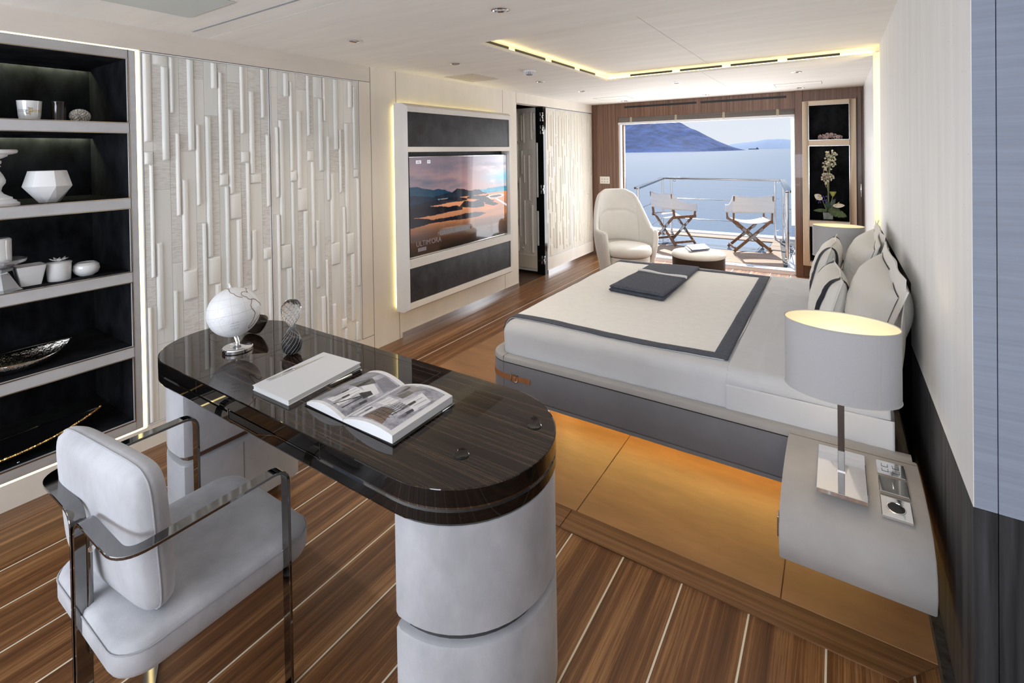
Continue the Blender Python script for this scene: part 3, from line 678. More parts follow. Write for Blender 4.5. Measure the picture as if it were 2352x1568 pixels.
mb = MB(); ga = PI * (3 - 5 ** .5)
for i in range(150):
    zz_ = 1 - 2 * (i + .5) / 150; rr = (1 - zz_ * zz_) ** .5; a = ga * i; d = Vector((rr * math.cos(a), rr * math.sin(a) * 1.08, zz_ * .92))
    d2 = d.normalized(); st = len(mb.v); s_ = .7 + .6 * hsh(i)
    mb.lathe([(.0042 * s_, -.003), (.0044 * s_, .003), (.0026 * s_, .0042), (.0015 * s_, .001)], (0, 0, 0), 8, cap=False)
    mb.xf(Matrix.Translation(Vector((GX, y, z0 + .034)) + d * .036) @ d2.to_track_quat('Z', 'Y').to_matrix().to_4x4(), st)
build('barnacle_rings', mb, mat('shell_white', (.66, .62, .56), .8, noise=.3, nscale=(60, 60, 60)), t)
# second shelf
z0 = Z5[1][0]; y = .648
t = thing('candle_stand', 'white turned wooden candle stand cut off by the left edge of the photo', 'candle stand', (GX, y - .065, z0))
pr = [(0, 0), (.083, 0), (.083, .012), (.074, .018), (.072, .026), (.060, .032), (.058, .042), (.046, .048), (.030, .060), (.022, .075), (.026, .095), (.037, .115), (.038, .13), (.030, .155), (.020, .175), (.0165, .195), (.024, .200), (.018, .207), (.025, .218), (.025, .228), (.016, .236), (.030, .243), (.045, .252), (.047, .260), (.060, .262), (.077, .268), (.080, .280), (.076, .286), (0, .286)]
build('turned_stem', MB().lathe([(r, z * .895) for r, z in pr], (GX, y - .065, z0), 44), WHITEM, t)
y = .768
t = thing('faceted_bowl', 'white faceted geometric ceramic bowl on the second shelf', 'bowl', (GX, y, z0))
mb = MB(); rings = [(.040, .0, 0, 7), (.094, .080, .5, 7), (.073, .155, .5, 7), (.069, .152, .5, 7), (.060, .09, .5, 7), (.03, .02, .5, 7)]
vs = []; n = 7
for r, z, o_, k in rings:
    for i in range(n): a = 2 * PI * (i + o_) / n + .5; vs.append((GX + r * math.cos(a), y + r * math.sin(a), z0 + z))
fs = []
for q in range(len(rings) - 1):
    for i in range(n):
        j = (i + 1) % n; a, b = q * n, (q + 1) * n
        if rings[q + 1][2] > rings[q][2]: fs += [(a + i, a + j, b + i), (a + j, b + j, b + i)]
        elif rings[q + 1][2] < rings[q][2]: fs += [(a + i, b + j, b + i), (a + i, a + j, b + j)]
        else: fs += [(a + i, a + j, b + j, b + i)]
fs += [tuple(range(n)), tuple(range(5 * n, 6 * n))]
mb.add(vs, fs)
build('body', mb, WHITEC, t, bevel=.0025, seg=2, smooth=.35)
# third shelf
z0 = Z5[2][0]
xf = GX + .03
y = .585
t = thing('crystal_stand', 'clear faceted crystal pedestal holding the white canister', 'pedestal', (xf, y, z0))
mb = MB().lathe([(.0, 0), (.082, 0), (.068, .012), (.034, .078), (.030, .083), (.045, .090), (.050, .100), (.030, .108), (0, .108)], (xf, y, z0), 6)
build('base', mb, mat('crystal', (.35, .36, .38), .03, coat=1, spec=1), t, smooth=.2)
build('dish', MB().lathe([(.0, .108), (.055, .110), (.093, .128), (.098, .140), (.088, .142), (.045, .128), (0, .126)], (xf, y, z0), 12), mat('crystal', (1, 1, 1)), t, smooth=.2)
t = thing('canister', 'white ribbed cylinder candle standing on the crystal pedestal', 'canister', (xf, y - .012, z0 + .128))
build('body', MB().lathe([(0, 0), (.052, 0), (.056, .004), (.056, .105), (.050, .112), (0, .114)], (xf, y - .012, z0 + .128), 40), WHITEC, t)
y = .692
t = thing('square_tub', 'white tapered square porcelain tub behind the crystal pedestal', 'tub', (GX, y, z0))
mb = MB(); 
def sq(r, z, c, rr=.18): return [(c[0] + r * a, c[1] + r * b, c[2] + z) for a, b in rrect(-1, 1, -1, 1, rr, 3)]
c0 = (GX, y, z0); L_ = [sq(.030, 0, c0), sq(.036, .002, c0), sq(.052, .092, c0), sq(.054, .095, c0), sq(.049, .095, c0), sq(.034, .008, c0)]
def loft(mb, L_, mi=0, cap0=True, cap1=True):
    n = len(L_[0]); vs = [p for l in L_ for p in l]; fs = [(q * n + i, q * n + (i + 1) % n, (q + 1) * n + (i + 1) % n, (q + 1) * n + i) for q in range(len(L_) - 1) for i in range(n)]
    if cap0: fs.append(tuple(range(n - 1, -1, -1)))
    if cap1: fs.append(tuple((len(L_) - 1) * n + i for i in range(n)))
    return mb.add(vs, fs, mi)
build('body', loft(mb, L_), WHITEC, t)
y = .799
t = thing('lidded_jar', 'white oval porcelain jar with a flower sculpted on its lid', 'jar', (GX, y, z0))
build('body', MB().lathe([(0, 0), (.043, 0), (.045, .004), (.048, .083), (0, .083)], (GX, y, z0), 40), WHITEC, t)
lid = build('lid', MB().lathe([(.050, .083), (.0505, .087), (.044, .091), (0, .093)], (GX, y, z0), 40), WHITEC, t)
mb = MB()
for k in range(9):
    a = 2 * PI * k / 9; st = len(mb.v)
    mb.grid(lambda u, v: (.006 + .030 * u, (v - .5) * .014 * math.sin(PI * min(1, u * .85 + .12)), .002 + .010 * u * u + .002 * abs(v - .5)), 6, 3); mb.xf(Matrix.Translation((GX, y, z0 + .093)) @ Matrix.Rotation(a, 4, 'Z') @ Matrix.Rotation(-.12 * (k % 2), 4, 'Y'), st)
mb.sphere((GX, y, z0 + .098), .008, 10, 6)
build('flower', mb, WHITEM, lid, solid=.0012)
y = .905
t = thing('round_pot', 'white glossy squat round pot, rightmost on the third shelf', 'pot', (GX, y, z0))
build('body', MB().lathe([(0, 0), (.030, .001), (.048, .015), (.055, .036), (.051, .056), (.039, .067), (.035, .068), (.035, .064), (.046, .052), (.049, .036), (.04, .016), (0, .012)], (GX, y, z0), 44), WHITEC, t)
# fourth shelf: hammered silver leaf dish
z0 = Z5[3][0]
t = thing('hammered_dish', 'hammered silver leaf-shaped dish with pointed ends on the fourth shelf', 'dish', (GX, .70, z0))
HAM = mat('hammered_silver', (.75, .72, .68), .12, 1.0, bump=.55, bscale=95)
mb = MB()
def leafdish(u, v, a=.20, b=.12, h=.058, th=0):
    x = 2 * u - 1; wv = b * (1 - abs(x) ** 2.0) + 1e-4; s_ = 2 * v - 1
    x4 = x ** 4; return Vector((wv * s_, a * x, h * ((abs(s_) ** 2.2) * (1 - x4) + x4) + .020 * x * x))
Rz = Matrix.Translation((GX, .655, z0 + .006)) @ Matrix.Rotation(.18, 4, 'Z')
mb.grid(lambda u, v: leafdish(u, v), 36, 20); mb.xf(Rz)
build('bowl', mb, HAM, t, solid=.0035)
path = [leafdish(i / 30, 0) for i in range(31)] + [leafdish(1 - i / 30, 1) for i in range(1, 30)]
mb = MB().tube(path, .0022, 6, closed=True); mb.xf(Rz); build('rim', mb, CHR, t)
# fifth shelf: gold lattice bowl
z0 = Z5[4][0]
t = thing('gold_bowl', 'long black boat-shaped bowl edged with a band of glittering gold beads on the bottom shelf', 'bowl', (GX, .55, z0))
GLD = mat('gold_leaf', (1.0, .66, .25), .28, 1.0)
def gb(u, v):
    x = 2 * u - 1; s_ = 2 * v - 1; w = .125 * (1 - abs(x) ** 2.2) + .001
    return Vector((GX + .02 + w * s_, .53 + .42 * x, z0 + .012 + .040 * x * x + .050 * (abs(s_) ** 1.6 * (1 - x ** 6) + x ** 6)))
build('shell', MB().grid(gb, 40, 16), BLKG, t, solid=.004)
def beads(v0_, v1_, n, seed):
    mb = MB(); random.seed(seed)
    for i in range(n):
        p = gb(random.uniform(.04, .99), random.uniform(v0_, v1_)) + Vector((.0015, 0, .004)); s_ = random.uniform(.0022, .0058); st = len(mb.v)
        mb.add([(0, 0, s_), (s_, 0, 0), (0, s_, 0), (-s_, 0, 0), (0, -s_, 0), (0, 0, -s_)], [(0, 1, 2), (0, 2, 3), (0, 3, 4), (0, 4, 1), (5, 2, 1), (5, 3, 2), (5, 4, 3), (5, 1, 4)])
        mb.xf(Matrix.Translation(p) @ Matrix.Rotation(random.uniform(0, 3), 4, 'X'), st)
    return mb
o = build('gold_beads', beads(.86, .998, 2600, 3), GLD, t, smooth=False); o['kind'] = 'stuff'
o = build('gold_beads', beads(.76, .79, 600, 4), GLD, t, smooth=False); o['kind'] = 'stuff'
build('foot', MB().sphere((GX + .09, .62, z0 + .006), .006, 12, 8), CHR, t)

# ================================================================== television wall unit
FX = -2.915
tv = thing('television_unit', 'wall-mounted upholstered television surround with charcoal panels and glowing backlight', 'media unit', (-3.0, 3.70, .25))
y0, y1 = 2.870, at(1176, 400, 'x', FX).y; zt = at(935, 240, 'x', FX).z; zb = at(932, 712, 'x', FX).z
UY0 = at(1170, 275, 'x', FX).y
pz = lambda px, py: at(px, py, 'x', FX).z
ya, yb = at(938, 400, 'x', FX).y, at(1171, 400, 'x', FX).y
zs_ = [pz(938, 256), pz(938, 337), pz(938, 349), pz(941, 600), pz(942, 618), pz(943, 697)]
mb = MB(); bv = .028
def fr_box(a, b, c, d): mb.box((-3.045, a, c), (FX, b, d))
fr_box(y0 + bv, ya, zs_[5] - .05, zs_[0] + .045); fr_box(yb, yb + .035, zs_[5] - .05, zs_[0] + .045)
fr_box(ya, yb, zs_[0], zs_[0] + .045); fr_box(ya, yb, zs_[2], zs_[1]); fr_box(ya, yb, zs_[4], zs_[3]); fr_box(ya, yb, zs_[5] - .05, zs_[5])
ZT, ZB = zs_[0] + .045, zs_[5] - .05
# bevelled outer border
Y1 = yb + .035
O = [(y0, ZB - bv), (Y1 + bv, ZB - bv), (Y1 + bv, ZT + bv), (y0, ZT + bv)]; I = [(y0 + bv, ZB), (Y1, ZB), (Y1, ZT), (y0 + bv, ZT)]
vs = [(-3.045, *p) for p in O] + [(-2.965, *p) for p in O] + [(FX, *p) for p in I]
fs = []
for i in range(4):
    j = (i + 1) % 4; fs += [(i, j, 4 + j, 4 + i), (4 + i, 4 + j, 8 + j, 8 + i)]
mb.add(vs, fs)
build('surround', mb, mat('surround_leather', (.74, .72, .69), .65, noise=.03, nscale=(3, 3, 3)), tv)
build('charcoal_panel', MB().box((-3.0, ya + .001, zs_[1] + .001), (FX - .006, yb - .001, zs_[0] - .001)), DKP, tv, bevel=.004)
build('charcoal_panel', MB().box((-3.0, ya + .001, zs_[5] + .001), (FX - .006, yb - .001, zs_[4] - .001)), DKP, tv, bevel=.004)
nb = MB().box((-3.03, ya, zs_[3]), (-3.02, yb, zs_[2])); build('niche_back', nb, DKP, tv)
gl = MB().box((-3.062, y0 + .022, ZB + .0), (-3.052, y0 + .034, ZT - .0)).box((-3.062, y0 + .05, ZT - .0), (-3.052, Y1 - .05, ZT + .012))
build('backlight', gl, mat('led_back', (1, .9, .5), .5, emit=(1.0, .86, .38), es=7.0), tv)
build('wall_mount', MB().box((-3.07, 3.2, .7), (-3.045, 4.1, 1.5)), BLK, tv)
# television
SX = -2.955
sc = [at(939.5, 362, 'x', SX), at(1160.5, 356, 'x', SX), at(1166, 534, 'x', SX), at(942, 592, 'x', SX)]
sy0, sy1 = sc[0].y, (sc[1].y + sc[2].y) / 2; sz1 = (sc[0].z + sc[1].z) / 2; sz0 = (sc[3].z + sc[2].z) / 2
t = thing('television', 'flat television showing dark mountains, orange plain and a winding river', 'television', (SX - .02, (sy0 + sy1) / 2, sz0))
build('casing', MB().box((-3.0, sy0, sz0), (SX - .002, sy1, sz1)), BLK, t, bevel=.002, seg=1)
build('metal_bezel', MB().box((SX - .012, sy0 - .003, sz0 - .010), (SX + .002, sy1 + .003, sz0)), STEEL, t); build('metal_bezel', MB().box((SX - .012, sy0 - .003, sz1), (SX + .002, sy1 + .003, sz1 + .005)), STEEL, t)
def fbm(x, y, o=5, sd=0.0):
    v = 0; a = .5
    for k in range(o):
        xi, yi = math.floor(x), math.floor(y); fx, fy = x - xi, y - yi; fx = fx * fx * (3 - 2 * fx); fy = fy * fy * (3 - 2 * fy)
        h = lambda i, j: hsh(i + sd, j + k * 7.1, sd)
        v += a * ((h(xi, yi) * (1 - fx) + h(xi + 1, yi) * fx) * (1 - fy) + (h(xi, yi + 1) * (1 - fx) + h(xi + 1, yi + 1) * fx) * fy); a *= .5; x *= 2.03; y *= 2.03
    return v
def mixc(a, b, t): t = max(0, min(1, t)); return tuple(p * (1 - t) + q * t for p, q in zip(a, b))
def ridge(pts, u):
    if u <= pts[0][0]: return pts[0][1]
    for (a, b), (c, d) in zip(pts, pts[1:]):
        if u <= c: return b + (d - b) * (u - a) / (c - a)
    return pts[-1][1]
# crop coordinates of the screen in the photograph: u 0..1 left-right, v 0..1 top-down
def tvcol(u, v):
    sky = mixc((.42, .38, .42), (.62, .48, .47), v / .33); sky = mixc(sky, (.86, .87, .92), (u - .55) * 2.0 * (1 - abs(v - .12) * 1.4))
    cl = fbm(u * 3.2, v * 9 + 2, 5, 1); sky = mixc(sky, (.33, .34, .40), (cl - .47) * 3.2 * (1 - u * .6)); sky = mixc(sky, (.42, .72, .82), max(0, (u - .66) * 2.6) * max(0, 1 - abs(v - .27) * 9)); sky = mixc(sky, (.95, .84, .82), max(0, fbm(u * 6, v * 14, 4, 9) - .52) * 4 * max(0, u - .35))
    c = sky
    n = fbm(u * 26, v * 12, 3, 4) * .02; n2 = fbm(u * 9, v * 5, 4, 6)
    if v > .405 - .05 * max(0, u - .5) + n: c = mixc((.16, .50, .60), (.62, .80, .86), (v - .36) * 3 + fbm(u * 24, v * 40, 4, 3) - .6)
    if v > .455: c = mixc((.78, .52, .38), (.46, .30, .19), (v - .45) * 2.4); c = mixc(c, (.84, .50, .26), (fbm(u * 4, v * 22, 5, 5) - .42) * 1.6); c = mixc(c, (.62, .45, .44), max(0, .42 - u) * 1.6 * max(0, .72 - v) * 2.5)
    riv = ridge([(.74, .482), (.77, .50), (.80, .515), (.85, .52), (.88, .55), (.93, .585), (1.0, .64)], u)
    if u > .74 and abs(v - riv) < .006 + .018 * max(0, u - .80) * 2.2: c = (.80, .80, .84)
    if u > .78 and abs((u - .86) / .085) ** 2 + abs((v - .505) / .021) ** 2 < 1.5: c = (.80, .80, .84)
    if abs((u - .86) / .078) ** 2 + abs((v - .505) / .017) ** 2 < 1: c = (.36, .25, .22)
    def m(pts, bot, col, lt):
        nonlocal c
        tp = ridge(pts, u) + n - .01
        bt = ridge(bot, u) + fbm(u * 20, 3, 3, 8) * .012
        if pts[0][0] <= u <= pts[-1][0] and tp < v < bt: c = mixc(col, lt, (v - tp) * 4 + (fbm(u * 30, v * 30, 4, 2) - .5) * .9)
    m([(0, .30), (.06, .30), (.12, .33), (.2, .355), (.26, .345), (.32, .37), (.38, .40), (.42, .43)], [(0, .44), (.42, .44)], (.05, .19, .27), (.16, .30, .38))
    m([(.16, .435), (.3, .40), (.37, .40), (.43, .365), (.5, .375), (.56, .40), (.62, .40), (.66, .40), (.7, .43), (.75, .45)], [(.16, .44), (.5, .455), (.75, .456)], (.07, .11, .16), (.12, .20, .26))
    m([(0, .385), (.1, .40), (.2, .43), (.24, .45)], [(0, .49), (.24, .47)], (.05, .12, .19), (.10, .20, .28))
    m([(0, .48), (.15, .465), (.3, .46), (.4, .45), (.5, .475), (.53, .49)], [(0, .52), (.3, .505), (.53, .50)], (.06, .09, .14), (.12, .16, .22))
    m([(.53, .475), (.57, .455), (.63, .47), (.7, .475), (.77, .475)], [(.53, .485), (.66, .51), (.77, .485)], (.08, .11, .13), (.14, .16, .17))
    m([(0, .51), (.12, .515), (.25, .53), (.34, .555), (.42, .55), (.48, .58)], [(0, .61), (.2, .612), (.48, .598)], (.04, .05, .09), (.09, .10, .15))
    m([(.45, .56), (.5, .515), (.55, .525), (.6, .53), (.66, .53), (.72, .57)], [(.45, .565), (.6, .60), (.72, .61)], (.06, .075, .10), (.13, .14, .14))
    m([(.6, .53), (.66, .52), (.71, .485), (.75, .50), (.8, .54), (.84, .55)], [(.6, .54), (.75, .565), (.84, .556)], (.12, .13, .13), (.20, .19, .17))
    m([(.73, .575), (.77, .56), (.82, .565), (.89, .60)], [(.73, .578), (.83, .612), (.89, .606)], (.06, .07, .09), (.12, .12, .13))
    m([(0, .61), (.08, .63), (.18, .66), (.35, .665), (.5, .655), (.6, .66), (.74, .69)], [(0, .71), (.2, .69), (.5, .71), (.66, .71), (.74, .693)], (.05, .055, .09), (.12, .11, .13))
    if v > .70: c = mixc(c, (.055, .045, .045), (v - .70) * 3.1 * (1.15 - u * .35))
    if v > .68 and u < .36: c = mixc(c, (.20, .18, .24), max(0, .5 - abs(v - .80) * 4) * (1 - u * 2.4))
    return c
def lin(c): return tuple(((x / 12.92) if x <= .04045 else ((x + .055) / 1.055) ** 2.4) for x in c)
NU, NV = 360, 240
mb = MB().grid(lambda u, v: (SX, sy0 + (sy1 - sy0) * u, sz1 - (sz1 - sz0) * v), NU, NV)
TVM = bpy.data.materials.new('television_picture'); n, b = nodes(TVM); ca = n.nodes.new('ShaderNodeVertexColor'); ca.layer_name = 'picture'
n.links.new(ca.outputs['Color'], b.inputs['Emission Color']); b.inputs['Emission Strength'].default_value = 1.1; b.inputs['Base Color'].default_value = (.01, .01, .01, 1); b.inputs['Roughness'].default_value = .04; b.inputs['Specular IOR Level'].default_value = .5
scr = build('screen', mb, TVM, t)
att = scr.data.color_attributes.new('picture', 'FLOAT_COLOR', 'POINT'); cols = []
for v in scr.data.vertices:
    w = v.co + Vector(t.location); cc = lin(tvcol((w.y - sy0) / (sy1 - sy0), (sz1 - w.z) / (sz1 - sz0))); cols += [*cc, 1.0]
att.data.foreach_set('color', cols)
SCW = mat('screen_white', (.02, .02, .02), .3, emit=(.85, .85, .9), es=.75); SCG = mat('screen_grey', (.02, .02, .02), .3, emit=(.16, .13, .13), es=.8); SCD = mat('screen_dim', (.02, .02, .02), .3, emit=(.10, .085, .085), es=.8)
def scrM(u, v, d=.0012): return frame((SX + d, sy0 + (sy1 - sy0) * u, sz1 - (sz1 - sz0) * v), (0, 1, 0), (0, 0, 1))
sb = lambda u0, u1, v0, v1: MB().box((SX + .0004, sy0 + (sy1 - sy0) * u0, sz1 - (sz1 - sz0) * v1), (SX + .0009, sy0 + (sy1 - sy0) * u1, sz1 - (sz1 - sz0) * v0))
build('channel_badge', sb(.055, .098, .032, .066), SCW, t); build('channel_badge', sb(.15, .178, .032, .066), SCW, t)
text('channel_name', 'sky', .030, scrM(.0765, .047), SCG, t); text('channel_name', 'tg24', .030, scrM(.124, .047), SCG, t); text('channel_name', 'HD', .022, scrM(.164, .049), SCG, t)
build('headline_box', sb(.25, .555, .79, .845), SCD, t)
text('headline', "ULTIM'ORA", .062, scrM(.155, .885), SCG, t); text('headline', 'MIGRANTI, 176 SU PATT', .046, scrM(.405, .822), SCG, t)
build('clock_box', sb(.06, .13, .925, .962), SCG, t); text('clock', '10:13', .036, scrM(.095, .944), SCD, t)
# ================================================================== desk
DT, DY0, DY1 = .74, .857, 1.407
DCY = (DY0 + DY1) / 2; DR = (DY1 - DY0) / 2; DXL, DXR = -2.49 + DR, -.657 - DR
def stadium(o=0.0, n=28, xl=DXL, xr=DXR, cy=DCY, r=DR):
    r = r - o; p = [(xr + r * math.cos(a), cy + r * math.sin(a)) for a in [-PI / 2 + PI * k / n for k in range(n + 1)]]
    return p + [(xl + r * math.cos(a), cy + r * math.sin(a)) for a in [PI / 2 + PI * k / n for k in range(n + 1)]]
dk = thing('desk', 'glossy striped ebony desk with rounded ends on two pale suede drum pedestals', 'desk', (-1.59, DCY, 0))
def stack(mb, levels, mi=0):
    L_ = [[(x, y, z) for x, y in stadium(o)] for o, z in levels]; return loft(mb, L_, mi)
mb = stack(MB(), [(.004, .6925), (.0, .697), (.0, .722), (.0, .7365), (.0009, .7393), (.003, .74)])
top = build('top', mb, EBONY, dk, smooth=.2)
build('edge_band', stack(MB(), [(-.0006, .6955), (-.0006, .7372)]), EBONE, top, smooth=.5)
mb = stack(MB(), [(.014, .645), (.004, .648), (.0, .655), (.0, .683), (.004, .688), (.004, .689)])
build('apron', mb, EBONE, dk, smooth=.5)
build('shadow_gap', stack(MB(), [(.003, .688), (.003, .6945)]), DCHR, dk)
sg = MB(); g = .0011
for x in (-1.950, -1.229): sg.box((x - g, DY0 + .002, DT - .001), (x + g, 1.372, DT + .0002)).box((x - g, DY0 - .0008, .696), (x + g, DY0 + .004, DT - .004))
sg.box((-1.95, 1.372 - g, DT - .001), (-1.229, 1.372 + g, DT + .0002)).box((-2.34, 1.085 - g, DT - .001), (-2.26, 1.085 + g, DT + .0002)).box((-2.19, 1.06, DT - .001), (-2.188, 1.372, DT + .0002)).box((-2.19, 1.372 - g, DT - .001), (-1.95, 1.372 + g, DT + .0002))
build('leaf_seams', sg, BLK, top)
# drawer pull: notched chrome lip in the apron
pts = [(-1.727, .697), (-1.724, .668), (-1.716, .664), (-1.600, .664), (-1.545, .664), (-1.535, .668), (-1.455, .690), (-1.425, .692), (-1.235, .692)]
build('drawer_pull', MB().sweep([(x, DY0 - .0015, z) for x, z in pts], rect_sec(.004, .003), (0, 0, 1)), DCHR, dk)
build('drawer_recess', MB().prism([(-1.725, .690), (-1.72, .667), (-1.545, .667), (-1.46, .690)], DY0 - .0008, DY0 + .001, 'xz'), BLK, dk)
for (x, y) in ((-.752, 1.245), (-.847, 1.021)):
    build('cable_grommet', MB().lathe([(.0, .0012), (.007, .0016), (.0185, .003), (.021, .0012), (.021, 0)], (x, y, DT), 28), BLKG, dk)
def dped(o, z0, z1, mb, side, c=.03):
    xc, s_ = (-.92, 1) if side > 0 else (-2.22, -1); r = (.26 if side > 0 else .25) - o; n = 26; xf_ = -.958 + o if side > 0 else -2.128 - o
    if side > 0: c = .02
    p = [(xc + s_ * r * math.cos(a), DCY + r * math.sin(a)) for a in [-PI / 2 + PI * k / n for k in range(n + 1)]]
    q = [(xf_ + s_ * c, DCY + r), (xf_ + s_ * c * .3, DCY + r - c * .3), (xf_, DCY + r - c), (xf_, DCY - r + c), (xf_ + s_ * c * .3, DCY - r + c * .3), (xf_ + s_ * c, DCY - r)]
    return [(x, y, z) for (x, y), z in zip(p + q, [z0] * 99)]
for side in (1, -1):
    up_ = loft(MB(), [dped(.004, .372, 0, None, side), dped(.0, .377, 0, None, side), dped(0, .640, 0, None, side), dped(.004, .646, 0, None, side)])
    lo_ = loft(MB(), [dped(.006, .052, 0, None, side), dped(0, .058, 0, None, side), dped(0, .336, 0, None, side), dped(.003, .342, 0, None, side), dped(.012, .346, 0, None, side)])
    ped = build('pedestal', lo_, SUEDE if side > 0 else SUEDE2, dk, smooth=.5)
    build('upper_drum', up_, SUEDE, ped, smooth=.5)
    build('recessed_groove', loft(MB(), [dped(.022, .345, 0, None, side), dped(.022, .374, 0, None, side)]), mat('groove_brown', (.10, .05, .03), .5) if side < 0 else mat('groove_dark', (.05, .05, .055), .6), ped)
    for (fx, fy) in ((.0, .18), (.0, -.18), (.13 * side, 0), (-.06 * side, .2)):
        build('foot', MB().lathe([(.0, 0), (.014, 0), (.014, .053), (0, .053)], ((DXR if side > 0 else DXL) + fx, DCY + fy, 0), 14), CHR, ped)
    if side < 0: build('drawer_seam', MB().box((-2.1295, 1.115, .058), (-2.1272, 1.118, .33)), SEAM, ped)
# ---- globe
gx, gy = -2.101, 1.085
t = thing('globe', 'white desk globe with brown coastlines on a round chrome base', 'globe', (gx, gy, DT))
build('base', MB().lathe([(0, 0), (.055, 0), (.058, .003), (.058, .014), (.055, .018), (.043, .0195), (.030, .018), (.015, .023), (0, .025)], (gx, gy, DT), 44), CHR, t)
gc = Vector(at(537, 716, 'y', gy)); GR = .1005
ax = Vector((-.20, -.04, 1)).normalized()
build('stem', MB().tube([(gx, gy, DT + .018), (gx, gy, DT + .036), (gc.x + .004, gc.y, gc.z - GR * .93)], .0085, 16), CHR, t)
build('sphere', MB().sphere(gc, GR, 64, 40), mat('globe_white', (.80, .81, .83), .38, noise=.03, nscale=(25, 25, 60)), t)
top_ = gc + ax * GR
build('pole_pin', MB().tube([top_ - ax * .002, top_ + ax * .012], .0042, 12).tube([top_ + ax * .011, top_ + ax * .018], .003, 10).sphere(top_ + ax * .0195, .0042, 12, 8), CHR, t)
vd = (Vector((0, 0, CAM_H)) - gc).normalized()
e1 = Vector((0, 0, 1)).cross(vd).normalized(); e2 = vd.cross(e1)           # right and up as one looks at the globe
def gpt(px, py, k=1.004):
    """point of the globe seen at pixel (px,py)"""
    p = at(px, py, 'y', gc.y); o = Vector((0, 0, CAM_H)); d = (p - o).normalized(); oc = o - gc; bq = oc.dot(d); dis = bq * bq - oc.dot(oc) + (GR * k) ** 2
    if dis < 0:
        q = o + d * (-bq) - gc; return gc + q.normalized() * GR * k
    return o + d * (-bq - math.sqrt(dis))
Gx = lambda x: 440 + x / 6.534; Gy = lambda y: 620 + y / 6.534
coast = [[(520, 278), (556, 290), (566, 320), (590, 345), (628, 355), (660, 380), (700, 400), (740, 408), (765, 405)], [(805, 262), (828, 275), (815, 300), (838, 335), (800, 325), (760, 328), (745, 345), (752, 375), (790, 395), (830, 405), (850, 430), (885, 440)],
         [(885, 440), (915, 428), (960, 440), (1000, 475), (1030, 510), (1048, 530)], [(905, 440), (900, 480), (888, 530), (905, 575), (935, 605), (955, 640), (940, 700), (920, 750), (890, 800), (862, 840), (850, 875)], [(850, 875), (890, 845), (930, 800), (960, 750), (1000, 690), (1045, 640)]]
MAPB = mat('map_brown', (.22, .15, .11), .6); MAPG = mat('map_grey', (.42, .42, .43), .6)
mb = MB()
for c in coast:
    pp = [gpt(Gx(x), Gy(y)) for x, y in c]; q = [pp[0]]
    for a, b in zip(pp, pp[1:]): q += [((a * (1 - k / 4) + b * k / 4) - gc).normalized() * GR * (1.002 + .0) + gc + Vector((.0006 * (hsh(k, a.x * 99) - .5), 0, .0012 * (hsh(k, a.z * 99) - .5))) for k in range(1, 5)]
    mb.tube(q, .0014, 5)
build('coastline', mb, MAPB, t)
mb = MB()
q1 = ax.cross(Vector((0, 1, 0))).normalized(); q2 = ax.cross(q1)
def glon(lat, lon): return gc + GR * 1.0012 * (ax * math.sin(lat) + (q1 * math.cos(lon) + q2 * math.sin(lon)) * math.cos(lat))
for k in range(12): mb.tube([glon(-1.35 + 2.7 * i / 24, 2 * PI * k / 12) for i in range(25)], .00018, 4)
for la in (-1.0, -.7, -.35, 0, .35, .7): mb.tube([glon(la, 2 * PI * i / 48) for i in range(48)], .0002 if la else .0004, 4, closed=True)
random.seed(5)
for k in range(80):
    px, py = Gx(random.uniform(225, 560)), Gy(random.uniform(560, 800)) ; p = gpt(px, py, 1.0015); p2 = gpt(px + random.uniform(1, 4), py + random.uniform(-.6, .2), 1.0015); mb.tube([p, p2], .00022, 4)
build('graticule', mb, MAPG, t)
for body, yy in (('SOUTH', 793), ('PACIFIC', 835), ('OCEAN', 878)):
    c = gpt(Gx(652), Gy(yy), 1.0); nrm = (c - gc).normalized(); xr = Vector((0, 0, 1)).cross(nrm).normalized(); xr = (xr + nrm.cross(xr) * .12).normalized(); yr = nrm.cross(xr)
    o = text('ocean_name', body[0] + ''.join(' ' + q for q in body[1:]), .0062, frame(c, xr, yr), mat('map_ink', (.15, .16, .2), .6), t, .0001)
    lc_ = gc - Vector(t.location)
    for v in o.data.vertices: v.co = lc_ + (v.co - lc_).normalized() * GR * 1.003
# ---- dark dish behind the globe
t = thing('leather_boat_dish', 'dark boat-shaped dish with a pointed end, half hidden behind the globe', 'dish', (-2.19, 1.24, DT))
cb_ = Vector((-2.235, 1.225, DT)); aL = Vector(at(613, 738, 'z', DT + .070)) - cb_; aL.z = 0; hl = aL.length; ax_ = aL.normalized(); ay_ = Vector((-ax_.y, ax_.x, 0))
def boat(u, v):
    x = 2 * u - 1; s_ = 2 * v - 1; w = .055 * (1 - abs(x) ** 1.8) + 5e-4
    return cb_ + ax_ * hl * x * (.55 + .45 * abs(s_) ** .8) + ay_ * w * s_ + Vector((0, 0, .004 + ((abs(s_) ** 1.8) * (1 - x ** 6) + x ** 6) * .066))
build('body', MB().grid(boat, 30, 18), mat('dish_brown', (.030, .020, .016), .3), t, solid=.003)
